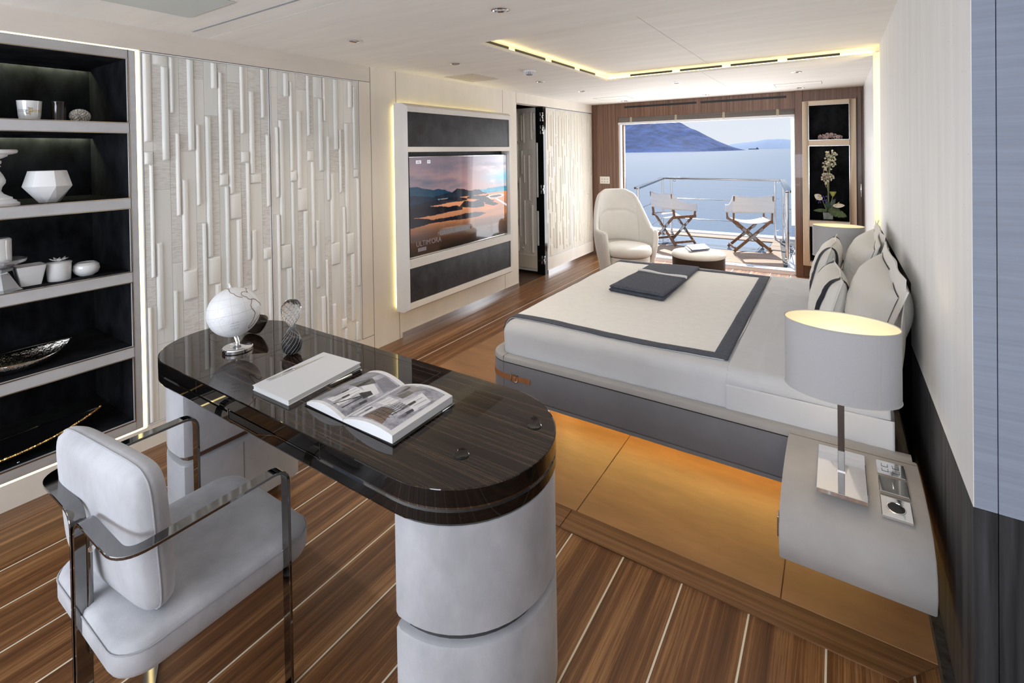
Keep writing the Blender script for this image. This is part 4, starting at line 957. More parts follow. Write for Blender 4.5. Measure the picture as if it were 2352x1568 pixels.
# ---- hourglass
hx, hy = -1.868, 1.183
t = thing('hourglass', 'ribbed glass hourglass with dark sand in the lower bulb', 'hourglass', (hx, hy, DT))
H0 = .221
prof = [(.004, 0), (.020, .002), (.033, .014), (.039, .034), (.037, .055), (.029, .076), (.017, .094), (.0085, .106), (.0062, .1105)]
pf = prof + [(r, H0 - z) for r, z in reversed(prof[:-1])]
def ribs(scale, mod):
    mb = MB(); K = len(pf); N = 96
    def dens(u):
        x = u * (K - 1); i = min(int(x), K - 2); f = x - i; return pf[i][0] * (1 - f) + pf[i + 1][0] * f, pf[i][1] * (1 - f) + pf[i + 1][1] * f
    vs = []; M_ = 40
    for j in range(M_ + 1):
        r, z = dens(j / M_)
        for i in range(N):
            a = 2 * PI * i / N; rr = r * scale + mod * min(1, r / .02) * math.sin(22 * (a + z * 26)); vs.append((hx + rr * math.cos(a), hy + rr * math.sin(a), DT + .001 + z))
    fs = [(j * N + i, j * N + (i + 1) % N, (j + 1) * N + (i + 1) % N, (j + 1) * N + i) for j in range(M_) for i in range(N)] + [tuple(range(N - 1, -1, -1)), tuple(M_ * N + i for i in range(N))]
    return mb.add(vs, fs)
build('ribbed_glass', ribs(1.0, .0011), mat('ribbed_glass', (.97, .98, 1.0), .02, trans=1.0, ior=1.18, spec=.7), t, smooth=1.2)
mb = MB(); zq = [.004 + k * .0048 for k in range(45)]
for q in range(14): mb.tube([(hx + (float(np.interp(z, [p[1] for p in pf], [p[0] for p in pf])) + .0004) * math.cos(2 * PI * q / 14 + z * 21), hy + (float(np.interp(z, [p[1] for p in pf], [p[0] for p in pf])) + .0004) * math.sin(2 * PI * q / 14 + z * 21), DT + .001 + z) for z in zq], .00075, 5)
build('spiral_ribs', mb, mat('thread_grey', (.30, .30, .31), .25), t)
build('sand', MB().lathe([(.003, .003), (.018, .005), (.031, .015), (.0365, .034), (.035, .050), (.022, .058), (0, .064)], (hx, hy, DT + .001), 36), mat('dark_sand', (.02, .02, .022), .5), t)
# ---- white notebook with letter opener and pen
bk_ = [at(580, 884, 'z', DT + .018), at(662, 920, 'z', DT + .018), at(829, 832, 'z', DT + .018), at(743, 808, 'z', DT + .018)]
def quadbox(q, z0, z1, ins=0.0):
    c = sum(q, Vector()) / 4; p = [(c + (v - c) * (1 - ins)) for v in q]; return MB().prism([(v.x, v.y) for v in p], z0, z1)
cb2 = sum(bk_, Vector()) / 4
t = thing('white_box_book', 'large plain white hardcover book lying on the desk beside the open magazine', 'book', (cb2.x, cb2.y, DT))
build('back_cover', quadbox(bk_, DT + .0002, DT + .0025), WHITEM, t, bevel=.0006, seg=1)
build('pages', quadbox(bk_, DT + .0026, DT + .0152, .02), mat('paper_edge', (.80, .80, .80), .9, noise=.08, nscale=(3, 3, 900)), t)
build('front_cover', quadbox(bk_, DT + .0153, DT + .018), mat('cover_white', (.70, .71, .735), .45), t, bevel=.0006, seg=1)
a, b = at(614, 873, 'z', DT + .02), at(746, 817, 'z', DT + .02); d = (b - a); n_ = Vector((-d.y, d.x, 0)).normalized(); L0 = a + d * .42
t = thing('letter_opener', 'silver letter opener lying on the white book', 'letter opener', tuple(a.lerp(b, .5)))
zt_ = DT + .0184
hb = [a + n_ * .0065, a - n_ * .0065, L0 - n_ * .0075, L0 + n_ * .0075]; build('handle', MB().prism([(v.x, v.y) for v in hb], zt_, zt_ + .003), STEEL, t, bevel=.001)
build('blade', MB().prism([(v.x, v.y) for v in (L0 - n_ * .006, b, L0 + n_ * .006)], zt_ + .0004, zt_ + .002), mat('satin_steel', (.80, .76, .68), .22, 1), t, bevel=.0004, seg=1)
build('bolster', MB().prism([(v.x, v.y) for v in (L0 - n_ * .009 - d * .01, L0 - n_ * .009 + d * .01, L0 + n_ * .009 + d * .01, L0 + n_ * .009 - d * .01)], zt_, zt_ + .0036), CHR, t, bevel=.001)
a, b = at(758, 883, 'z', DT + .007), at(831, 850, 'z', DT + .007); d = b - a
t = thing('ballpoint_pen', 'black and silver ballpoint pen beside the white book', 'pen', (a.x, a.y, DT))
P_ = lambda k: a + d * k
build('barrel', MB().tube([P_(0), P_(.12), P_(.5), P_(.66)], .0052, 16, scale=[.12, .7, 1, 1]), mat('pen_silver', (.8, .79, .76), .15, 1), t)
build('upper_barrel', MB().tube([P_(.66), P_(.94)], .0055, 16), BLKG, t)
build('cap_end', MB().tube([P_(.94), P_(.985), P_(1.0)], .0056, 16, scale=[1, 1, .6]), CHR, t)
build('clip', MB().sweep([P_(.97) + Vector((0, 0, .0062)), P_(.9) + Vector((0, 0, .0085)), P_(.74) + Vector((0, 0, .0062))], rect_sec(.003, .001), (0, 1, 0)), CHR, t)
# ---- open magazine
q0 = at(703, 928, 'z', DT + .004); q1_ = at(905, 1021, 'z', DT + .004); q2_ = at(1043, 926, 'z', DT + .004); q3 = q0 + (q2_ - q1_)
W_ = (q1_ - q0).length; HT = (q2_ - q1_).length; ux = (q1_ - q0).normalized(); uy = (q2_ - q1_).normalized()
t = thing('open_magazine', 'thick book lying open at black and white interior photographs', 'book', tuple((q0 + q2_) / 2 - Vector((0, 0, .004))))
def page(s_, v, lift=0.0):
    """s -1..1 across the spread, v 0..1 up the page"""
    a = abs(s_); z = .004 + (.026 if s_ < 0 else .030) * (1 - (1 - a) ** 2.2 * 1.0) * (1 - a ** 2.6 * (.93 if s_ < 0 else .50)) * 1.6
    z = .005 + .72 * (z - .004)
    return q0 + ux * W_ * (.455 + .5 * s_ * (.90 if s_ < 0 else 1.07)) + uy * HT * v + Vector((0, 0, z + lift))
build('cover', MB().grid(lambda u, v: q0 + ux * W_ * (-.012 + 1.02 * u) + uy * HT * (-.01 + 1.02 * v) + Vector((0, 0, -.0028 + .0022 * abs(2 * u - .91))), 16, 2), BLKG, t, solid=.0018)
PAGE = mat('page_white', (.80, .80, .82), .5, noise=.06, nscale=(2, 2, 1400))
for s_ in (-1, 1):
    mb = MB(); N = 24; vs = []; fs = []
    for v in (0.0, 1.0):
        for i in range(N + 1):
            x = s_ * (i / N * .985 + .004); p = page(x, v); vs.append(p); vs.append(Vector((p.x, p.y, DT + .0012 + .0 * i)))
    M_ = 2 * (N + 1)
    for i in range(N):
        a = 2 * i; fs += [(a, a + 2, a + 3, a + 1), (M_ + a, M_ + a + 1, M_ + a + 3, M_ + a + 2), (a, M_ + a, M_ + a + 2, a + 2), (a + 1, a + 3, M_ + a + 3, M_ + a + 1)]
    fs += [(2 * N, M_ + 2 * N, M_ + 2 * N + 1, 2 * N + 1), (0, 1, M_ + 1, M_)]
    build('page_block', mb.add(vs, fs), PAGE, t, smooth=.5)
MG = [mat('print_grey', (.26, .26, .30), .25, noise=.25, nscale=(18, 18, 18)), mat('print_pale', (.42, .42, .48), .25, noise=.5, nscale=(22, 22, 14)), mat('print_white', (.82, .82, .85), .25), mat('print_black', (.05, .05, .055), .25), mat('print_mid', (.12, .12, .12), .25, noise=.4, nscale=(30, 30, 30)), mat('print_brown', (.20, .13, .10), .25, noise=.3, nscale=(30, 30, 30))]
def patch(poly, lift, mi, nm='printed_photograph'):
    """poly in spread coords (s,v): quad patch a,b,c,d"""
    a, b, c, d = poly
    mb = MB().grid(lambda u, v: page(((1 - u) * a[0] + u * b[0]) * (1 - v) + ((1 - u) * d[0] + u * c[0]) * v, ((1 - u) * a[1] + u * b[1]) * (1 - v) + ((1 - u) * d[1] + u * c[1]) * v, lift), 10, 6); return mb
ph = {}
def P4(poly, mi):
    k = ph.setdefault(mi, []); k.append(poly)
P4([(-.97, .05), (-.02, .05), (-.02, .93), (-.97, .93)], 1); P4([(.02, .05), (.90, .05), (.90, .95), (.02, .95)], 1)
lay = [(0, [(-.97, .05), (-.70, .05), (-.55, .93), (-.97, .93)]), (2, [(-.62, .10), (-.30, .10), (-.25, .5), (-.55, .5)]), (2, [(-.50, .55), (-.12, .45), (-.10, .62), (-.48, .72)]), (0, [(-.42, .74), (-.05, .66), (-.05, .90), (-.40, .90)]),
       (4, [(-.75, .5), (-.5, .5), (-.35, .72), (-.55, .78)]), (3, [(-.32, .42), (-.16, .40), (-.14, .54), (-.24, .56)]), (3, [(-.40, .08), (-.38, .08), (-.22, .42), (-.24, .42)]), (3, [(-.22, .10), (-.20, .10), (-.20, .4), (-.22, .4)]),
       (2, [(.10, .42), (.45, .36), (.48, .52), (.14, .60)]), (0, [(.05, .66), (.30, .60), (.60, .90), (.10, .93)]), (2, [(.55, .50), (.86, .45), (.87, .72), (.60, .80)]), (5, [(.30, .08), (.72, .06), (.60, .34), (.34, .34)]),
       (4, [(.30, .62), (.46, .58), (.48, .76), (.34, .78)]), (2, [(.05, .08), (.28, .08), (.30, .3), (.08, .34)])]
for mi, q in lay: P4(q, mi)
for k in range(7): P4([(.30 + k * .06, .12 + .02 * k), (.315 + k * .06, .12 + .02 * k), (.42 + k * .045, .42), (.41 + k * .045, .42)], 3)
for k in range(4): P4([(.36, .16 + k * .055), (.70, .13 + k * .055), (.70, .137 + k * .055), (.36, .167 + k * .055)], 3)
for k in range(5): P4([(-.34 + .03 * k, .45), (-.335 + .03 * k, .45), (-.33 + .03 * k, .30), (-.335 + .03 * k, .30)], 3)
for (cx, cy_) in ((-.60, .30), (-.44, .22), (-.55, .62), (.16, .20), (.22, .78), (.66, .50), (.78, .36), (-.12, .30)):
    P4([(cx, cy_), (cx + .05, cy_), (cx + .055, cy_ + .10), (cx + .01, cy_ + .11)], 3)
    for k in range(3): P4([(cx + .02 * k, cy_ - .12), (cx + .006 + .02 * k, cy_ - .12), (cx + .012 + .022 * k, cy_), (cx + .004 + .022 * k, cy_)], 3)
for (a, b, c, d) in ((-.60, .12, -.33, .48), (.12, .42, .44, .55), (.58, .52, .84, .72)):
    for k in range(4): u0 = a + (c - a) * k / 3; P4([(u0, b), (u0 + .006, b), (u0 + .03, d), (u0 + .024, d)], 4)
for k in range(4): P4([(.52 + .05 * k, .40), (.53 + .05 * k, .40), (.53 + .05 * k, .50), (.52 + .05 * k, .50)], 3)
order = {1: .0003, 0: .0005, 2: .0006, 5: .0007, 4: .0008, 3: .0010}
for mi, polys in ph.items():
    mb = MB()
    for k, q in enumerate(polys):
        g_ = patch(q, order[mi] + .00002 * k, 0); mb.add(g_.v, g_.f)
    build('printed_photograph', mb, MG[mi], t, smooth=1)

# ================================================================== desk chair
ch = thing('desk_armchair', 'pale suede desk chair with polished flat-bar arms joining in one rear leg', 'chair', (-1.61, .66, 0))
SZ = .42
mb = MB()
sx0, sx1, sy0_, sy1_ = -1.845, -1.355, .425, .93
L_ = []
for o_, z in ((.03, .335), (.006, .342), (0, .355), (0, .395), (.006, .412), (.02, .420), (.07, .424)):
    L_.append([(x, y, z + (.004 if z > .41 else 0) * 0) for x, y in rrect(sx0 + o_, sx1 - o_, sy0_ + o_, sy1_ - o_, .075 - o_ * .5, 7)])
build('seat', loft(mb, L_), SUEDE, ch, smooth=1.0)
build('seat_piping', MB().tube([(x, y, .402) for x, y in rrect(sx0 - .0006, sx1 + .0006, sy0_ - .0006, sy1_ + .0006, .076, 7)], .0016, 6, closed=True), SUEDE2, ch)
# backrest cushion
def cush(cx, cz, w, h, t_, n=28, m=22, p=5.0, q=2.6):
    def P(u, v, s_):
        a = 2 * u - 1; b = 2 * v - 1
        x = a * w / 2; z = b * h / 2
        k = max(0, (1 - abs(a) ** p)) ** (1 / q) * max(0, (1 - abs(b) ** p)) ** (1 / q)
        # rounded outline
        r = 1 - .045 * (abs(a) ** 6) * (abs(b) ** 6) * 2.2
        return (x * r, s_ * t_ / 2 * (.22 + .78 * k), z * r)
    mb = MB(); mb.grid(lambda u, v: P(u, v, -1), n, m); mb.grid(lambda u, v: P(u, v, 1), n, m)
    st = len(mb.v)
    # side band
    ring_ = [(i / n, 0) for i in range(n)] + [(1, j / m) for j in range(m)] + [(1 - i / n, 1) for i in range(n)] + [(0, 1 - j / m) for j in range(m)]
    A_ = [P(u, v, -1) for u, v in ring_]; B_ = [P(u, v, 1) for u, v in ring_]; N = len(ring_)
    mid = [((a[0]) * 1.012, 0, a[2] * 1.012) for a in A_]
    mb.add(A_ + mid + B_, [(i, (i + 1) % N, N + (i + 1) % N, N + i) for i in range(N)] + [(N + i, N + (i + 1) % N, 2 * N + (i + 1) % N, 2 * N + i) for i in range(N)])
    return mb, ring_, P
mb, ring_, P = cush(0, 0, .475, .375, .09)
BM = Matrix.Translation((-1.622, .502, .610)) @ Matrix.Rotation(math.radians(5), 4, 'Z') @ Matrix.Rotation(math.radians(4), 4, 'X')
mb.xf(BM); bkr = build('backrest', mb, SUEDE, ch, smooth=1.0, weld=1e-4)
pp = [Vector(P(u, v, -1)) * 1.004 for u, v in ring_]; mbp = MB().tube([BM @ p for p in pp], .0022, 6, closed=True); build('piping', mbp, SUEDE2, bkr)
# flat-bar frame
def halfframe(s_):
    xo = -1.61 + s_ * .268; zf = .652
    P = [(xo, .822, .004), (xo, .822, zf), (xo, .430, zf), (-1.61 + s_ * .012, .430, zf), (-1.61 + s_ * .012, .430, .006)]
    path = fillet(P, [.045, .055, .05], 8)
    return MB().sweep(path, rect_sec(.034, .0085), (1, 0, 0))
for s_ in (1, -1):
    build('arm_frame', halfframe(s_), DCHR, ch, smooth=.5, bevel=.0012, seg=1)
for s_ in (1, -1):
    build('floor_runner', MB().sweep(fillet([(-1.61 + s_ * .012, .43, .005), (-1.61 + s_ * .012, .56, .005), (-1.61 + s_ * .268, .70, .005), (-1.61 + s_ * .268, .825, .005)], .06, 6), rect_sec(.034, .0085), (1, 0, 0)), DCHR, ch, smooth=.5)
build('pivot_screw', MB().tube([(-1.592, .447, .56), (-1.588, .447, .56)], .008, 16), CHR, ch)
build('seat_bracket', MB().box((-1.64, .435, .30), (-1.58, .80, .324)).box((-1.63, .437, .306), (-1.59, .45, .60)), DCHR, ch, bevel=.003)
# ================================================================== bed
BX0, BX1, BY0, BY1, BZT = -1.63, .215, 2.19, 4.20, .45
bed = thing('bed', 'wide bed with grey nubuck frame floating over warm light', 'bed', (-.7, 3.195, 0))
def foot(o, z, r=.13): return [(x, y, z) for x, y in rrect(BX0 + o, BX1, BY0 + o, BY1 - o, [0.001, max(.004, r - o), max(.004, r - o), 0.001], 9)]
mb = loft(MB(), [foot(.010, .228), foot(.0, .236), foot(0, .2495)]); fr_ = build('frame', mb, BEDL, bed, smooth=.7)
build('lower_panel', loft(MB(), [foot(.0015, .2535), foot(0, .256), foot(0, .416), foot(.0015, .4185)]), BEDL, bed, smooth=.7)
build('shadow_line', loft(MB(), [foot(.006, .24), foot(.006, .43)]), BRASS, bed, smooth=.7)
build('shadow_line', loft(MB(), [foot(.0008, .4195), foot(.0008, .4225)]), BLK, bed, smooth=.7)
# top rim as a ring so the mattress sits inside
o1 = [foot(0, .424), foot(0, .438), foot(.004, .447), foot(.012, .45), foot(.046, .45), foot(.052, .446), foot(.054, .36)]
build('top_rim', loft(MB(), o1, cap0=False, cap1=False), mat('rim_nubuck', (.40, .39, .385), .75, noise=.06, nscale=(3, 3, 3), sheen=.15), bed, smooth=.7)
build('rim_seam', MB().box((-1.515, BY0 - .0006, .236), (-1.513, BY0 + .05, .4508)), SEAM, bed)
build('plinth', MB().box((-1.30, 2.62, 0.005), (.20, 3.80, .235)), mat('plinth_brown', (.10, .05, .025), .6), bed)
build('under_light', MB().box((-1.45, 2.600, .190), (.15, 2.612, .205)).box((-1.325, 2.62, .190), (-1.310, 3.80, .205)), mat('led_amber', (1, .7, .2), .5, emit=(1, .66, .20), es=30), bed)
# leather belt round the corner
belt = []
for x, y, z in foot(-.0016, .353): belt.append((x, y))
near = [(-1.345, BY0 - .0016)] + [p for p in belt if p[0] < -1.4 and p[1] < 2.6] 
near = sorted(set(near), key=lambda p: (-p[0] if p[1] < BY0 + .001 else 10 + p[1] - p[0] * .001))
bp = [(-1.345, BY0 - .002), (-1.50, BY0 - .002)]
for k in range(10):
    a = -PI / 2 - k / 9 * PI / 2; bp.append((BX0 + .13 + .132 * math.cos(a), BY0 + .13 + .132 * math.sin(a)))
bp.append((BX0 - .002, BY0 + .20))
bl = build('leather_belt', MB().sweep([(x, y, .347) for x, y in bp], rect_sec(.026, .004), (0, 0, 1)), STRAP, bed)
bc = MB(); bw = .0035
for (xa, xb, za, zb_) in ((-1.462, -1.458, .330, .366), (-1.424, -1.420, .330, .366), (-1.462, -1.420, .362, .366), (-1.462, -1.420, .330, .334)): bc.box((xa, BY0 - .010, za), (xb, BY0 - .004, zb_))
build('buckle', bc, BRASS, bl, bevel=.001)
build('belt_keeper', MB().box((-1.452, BY0 - .0085, .332), (-1.428, BY0 - .0045, .362)), STRAP, bl, bevel=.002)
# mattress with fitted sheet
def wr(x, y, z, f=6.0, a=.004, sd=0): return a * (fbm(x * f + 9, y * f + 3, 4, sd) - .47) * 2
mt0, mt1, my0, my1, mzt = -1.575, .175, 2.245, 4.15, .604
mt = thing('mattress', 'thick mattress in a pale fitted sheet on the grey bed', 'mattress', (-.7, 3.195, .40))
mb = MB()
levels = [(.0, .40), (0, .46), (-.001, .55), (.006, .578), (.022, .597), (.045, .604)]
NX, NY = 90, 90
def msh(u, v):
    """v walks up the side then across the top is separate"""
    return None
ringp = rrect(mt0, mt1, my0, my1, .07, 6)
dense = []
for i in range(len(ringp)):
    a, b = Vector((*ringp[i], 0)), Vector((*ringp[(i + 1) % len(ringp)], 0)); k = max(1, int((b - a).length / .025))
    dense += [a.lerp(b, j / k) for j in range(k)]
cM = Vector(((mt0 + mt1) / 2, (my0 + my1) / 2, 0)); L_ = []
for o_, z in levels + [(.12, mzt), (.35, mzt), (.7, mzt)]:
    row = []
    for p in dense:
        dx, dy = (p - cM).x, (p - cM).y; sx = 1 - o_ / (abs((mt1 - mt0) / 2)); sy = 1 - o_ / (abs((my1 - my0) / 2))
        q = Vector((cM.x + dx * sx, cM.y + dy * sy, z)); n_ = (p - cM).normalized()
        dd = wr(q.x + q.y, z * 2.2, 0, 5, .006, 3) if z < .59 and z > .42 else 0
        row.append(q + n_ * dd + Vector((0, 0, wr(q.x, q.y, 0, 4, .002, 2) if z > .59 else 0)))
    L_.append(row)
loft(mb, L_); build('sheeted_body', mb, SHEET, mt, smooth=1.2)
# coverlet with slate border
cv = thing('coverlet', 'cream coverlet with a slate felt border spread over the bed', 'coverlet', (-1.0, 3.18, mzt))
cxa, cxb, cya, cyb = -1.655, -.425, 2.345, 4.05
def ctop(x, y, l=0.0):
    z = mzt + .004 + l + wr(x, y, 0, 7, .0035, 5) + wr(x, y, 0, 2.2, .003, 6)
    if x < -1.54: k = min(1, (-1.54 - x) / .115); z -= .075 * k * k; x = x + .045 * k * k
    return Vector((x, y, z))
def edge(y): return -.415 + .012 * math.sin(y * 5)
build('cloth', MB().grid(lambda u, v: ctop(cxa + (edge(cya + (cyb - cya) * v) - cxa) * u, cya + (cyb - cya) * v + .012 * math.sin(u * 7) * (1 - v)), 100, 110), CREAM, cv, solid=.004, smooth=1.2)
bw = .055
def border(x0, x1, y0_, y1_, nu, nv): return MB().grid(lambda u, v: ctop(x0 + (x1 - x0) * u, y0_ + (y1_ - y0_) * v + .012 * math.sin((x0 + (x1 - x0) * u - cxa) / (cxb - cxa) * 7) * (1 - (y0_ + (y1_ - y0_) * v - cya) / (cyb - cya)), .0045), nu, nv)
for a in ((cxa - .002, -.41, cya - .003, cya + bw, 90, 5), (cxa - .002, -.41, cyb - bw, cyb + .003, 90, 5), (cxa - .003, cxa + bw + .01, cya + bw, cyb - bw, 6, 90), (-.475, -.410, cya + bw, cyb - bw, 5, 90)):
    build('felt_border', border(*a), GREYF, cv, solid=.004, smooth=1.2)
# turned down top sheet
ts = thing('turned_sheet', 'white top sheet folded back below the pillows', 'sheet', (-.2, 3.2, mzt))
def tsh(u, v):
    x = -.40 + .56 * u; y = my0 - .006 + (my1 - my0 + .012) * v
    z = mzt + .004 + wr(x, y, 0, 9, .005, 8) + (.003 if x > -.285 + .01 * math.sin(y * 9) else 0) + .004 * max(0, fbm(x * 26, y * 5, 3, 4) - .5) * (x > -.28)
    e = min(y - my0, my1 - y)
    if e < .05: z -= .055 * (1 - max(0, e + .006) / .056) ** 2
    return Vector((x, y, z))
build('cloth', MB().grid(tsh, 60, 110), SHEET, ts, smooth=1.2, solid=.003)
def tside(u, v):
    x = -.40 + .57 * u; z = mzt - .050 - (.115) * v; fold = .004 * math.sin(x * 60 + 2 * math.sin(x * 17)) * v * max(0, (x + .15) * 3)
    return Vector((x, my0 - .008 - .003 * math.sin(v * PI) - abs(fold), z))
build('hanging_side', MB().grid(tside, 70, 12), SHEET, ts, smooth=1.2, solid=.003)
# folded blanket
bkt = thing('folded_blanket', 'folded slate grey throw with a cream edge lying on the coverlet', 'blanket', (-1.1, 3.6, mzt))
f1 = [Vector(at(1398, 664, 'z', .625)), Vector(at(1525, 688, 'z', .625)), Vector(at(1608, 614, 'z', .625)), Vector(at(1497, 604, 'z', .625))]
def bil(q, u, v): return (q[0] * (1 - u) + q[1] * u) * (1 - v) + (q[3] * (1 - u) + q[2] * u) * v
def slab(q, z0, z1, nu=24, nv=30, mi=0, wa=.004, sd=1):
    mb = MB(); r = .012
    def P(u, v, top):
        p = bil(q, u, v); e = min(u, 1 - u) * (q[1] - q[0]).length; f = min(v, 1 - v) * (q[3] - q[0]).length; k = min(1, min(e, f) / r); k = 1 - (1 - k) ** 2
        zm = (z0 + z1) / 2; z = zm + (z1 - zm) * k * (1 if top else -1) + (wr(p.x, p.y, 0, 8, wa, sd) if top else 0); return Vector((p.x, p.y, z))
    us = [0, .01, .03, .06] + [.1 + .8 * i / nu for i in range(nu + 1)] + [.94, .97, .99, 1]
    f = lambda u: us[int(round(u * (len(us) - 1)))]
    n = len(us) - 1
    mb.grid(lambda u, v: P(f(u), f(v), True), n, n, mi).grid(lambda u, v: P(f(u), f(v), False), n, n, mi); return mb
build('lower_fold', slab(f1, .612, .634, sd=2), GREYF, bkt, smooth=1.2)
f2 = [f1[0] + Vector((.004, .004, 0)), f1[1] + Vector((-.003, .005, 0)), Vector(at(1577, 640, 'z', .65)), Vector(at(1466, 622, 'z', .65))]
build('upper_fold', slab(f2, .634, .656, sd=3), GREYF, bkt, smooth=1.2)
ea, eb = f2[3], f2[2]; 
build('cream_edge', MB().tube([ea.lerp(eb, i / 14) + Vector((0, .004, .006 + .004 * math.sin(i * .6))) for i in range(15)], .011, 8), CREAM, bkt)
build('cream_lining', MB().prism([(v.x, v.y) for v in (f1[3] + Vector((-.045, -.02, 0)), bil(f1, .0, .62) + Vector((-.02, 0, 0)), bil(f1, .07, .62), f1[3] + Vector((.03, -.01, 0)))], .609, .6125), CREAM, bkt, bevel=.001)

# ---- pillows
def pillow(name, label, group, M, w, h, th, flange, stripe, kind):
    """stands on its long edge: local x along the width, z up, y thickness (front is -y)"""
    t = thing(name, label, 'pillow', tuple(M @ Vector((0, 0, 0))), group)
    fw_ = flange
    def P(a, b, s_, lift=0.0):
        ai, bi = a / (w / 2 - fw_), b / (h / 2 - fw_)
        k = max(0.0, 1 - abs(ai) ** 2.4) ** .5 * max(0.0, 1 - abs(bi) ** 2.4) ** .5
        wk = (fbm(a * 5 + 5, b * 20, 4, w * 10) - .47) * .013 * k ** .5 + (fbm(a * 3, b * 4, 3, w) - .5) * .012
        sag = -.10 * (abs(a) / (w / 2)) ** 4 * (b / h + .5) ** 2 * h * .0
        pin = 1 - .05 * (1 - abs(ai if abs(ai) < 1 else 1) ** 2) * 0
        fl = .005 * math.sin(a * 15 + b * 9) * max(0, 1 - k * 6)
        return Vector((a, s_ * (th / 2 * k + .0022 + (wk if s_ < 0 else 0) + lift) + fl, b + h / 2 + sag))
    def Q(u, v, s_): return P((2 * u - 1) * w / 2, (2 * v - 1) * h / 2, s_)
    mb = MB().grid(lambda u, v: Q(u, v, -1), 90, 70).grid(lambda u, v: Q(u, v, 1), 90, 70)
    n = 90; e = [(i / n, 0) for i in range(n)] + [(1, i / 70) for i in range(70)] + [(1 - i / n, 1) for i in range(n)] + [(0, 1 - i / 70) for i in range(70)]
    A_ = [Q(u, v, -1) for u, v in e]; B_ = [Q(u, v, 1) for u, v in e]; N = len(e); mb.add(A_ + B_, [(i, (i + 1) % N, N + (i + 1) % N, N + i) for i in range(N)])
    mb.xf(M); build('case', mb, PILW, t, smooth=1.2, weld=1e-4)
    if stripe:
        if kind == 'line':
            a0, b0 = w / 2 - fw_, h / 2 - fw_; ww = .006
            for s_ in (-1, 1):
                path = [(-a0, -b0 + 2 * b0 * i / 20) for i in range(21)] + [(-a0 + 2 * a0 * i / 30, b0) for i in range(1, 31)] + [(a0, b0 - 2 * b0 * i / 20) for i in range(1, 21)]
                mb = MB().sweep([P(a, b, s_, .003) for a, b in path], rect_sec(ww, .002), (1, 0, 0)); mb = MB()
                for (pa, pb) in zip(path, path[1:]):
                    if pa[0] == pb[0]: sg_ = 1 if pa[0] > 0 else -1; q = [(pa[0] + sg_ * .0005, pa[1]), (pa[0] + sg_ * ww, pa[1]), (pb[0] + sg_ * ww, pb[1]), (pb[0] + sg_ * .0005, pb[1])]
                    else: q = [(pa[0], pa[1] + .0005), (pa[0], pa[1] + ww), (pb[0], pb[1] + ww), (pb[0], pb[1] + .0005)]
                    mb.add([P(a, b, s_, .0026) for a, b in q], [(0, 1, 2, 3)])
                mb.xf(M); build('piping_line', mb, NAVY, t, smooth=1.2, weld=1e-4)
        else:
            for sx in (-1, 1):
                xc = sx * (w / 2 - .075)
                for s_ in (-1, 1):
                    mb = MB().grid(lambda u, v: P(xc - .021 + .042 * u, (2 * v - 1) * (h / 2), s_, .0026), 8, 70); mb.xf(M); build('dark_band', mb, NAVY, t, smooth=1.2)
    return t
def lean(x, y, z, lean_deg, yaw=0, tilt=0):
    """front faces the foot of the bed (-x); width along y"""
    return Matrix.Translation((x, y, z)) @ Matrix.Rotation(math.radians(-90 + yaw), 4, 'Z') @ Matrix.Rotation(math.radians(-lean_deg), 4, 'X') @ Matrix.Rotation(math.radians(tilt), 4, 'Y')
pillow('pillow', 'large white pillow with thin navy piping, nearer the big bedside lamp', 'pillows with navy piping', lean(.085, 2.78, .628, 17, 3, 6), .74, .43, .22, .05, True, 'line')
pillow('pillow', 'large white pillow with thin navy piping, at the far side beyond the small shams', 'pillows with navy piping', lean(.085, 3.74, .622, 17, -2, 4), .74, .44, .22, .05, True, 'line')
pillow('pillow', 'plain pillow squeezed between the wall and the near piped pillow', None, lean(.200, 2.76, .61, 2, 0), .72, .43, .06, .03, False, '')
pillow('pillow', 'plain pillow squeezed between the wall and the far piped pillow', None, lean(.200, 3.74, .61, 2, 0), .72, .45, .06, .03, False, '')
pillow('sham_pillow', 'small white sham with broad navy end bands, nearer the big bedside lamp', 'banded sham pillows', lean(-.085, 3.02, .612, 16, 4), .56, .33, .15, .012, True, 'band')
pillow('sham_pillow', 'small white sham with broad navy end bands, farther down the bed towards the far lamp', 'banded sham pillows', lean(-.105, 3.74, .612, 15, -3), .60, .36, .15, .012, True, 'band')

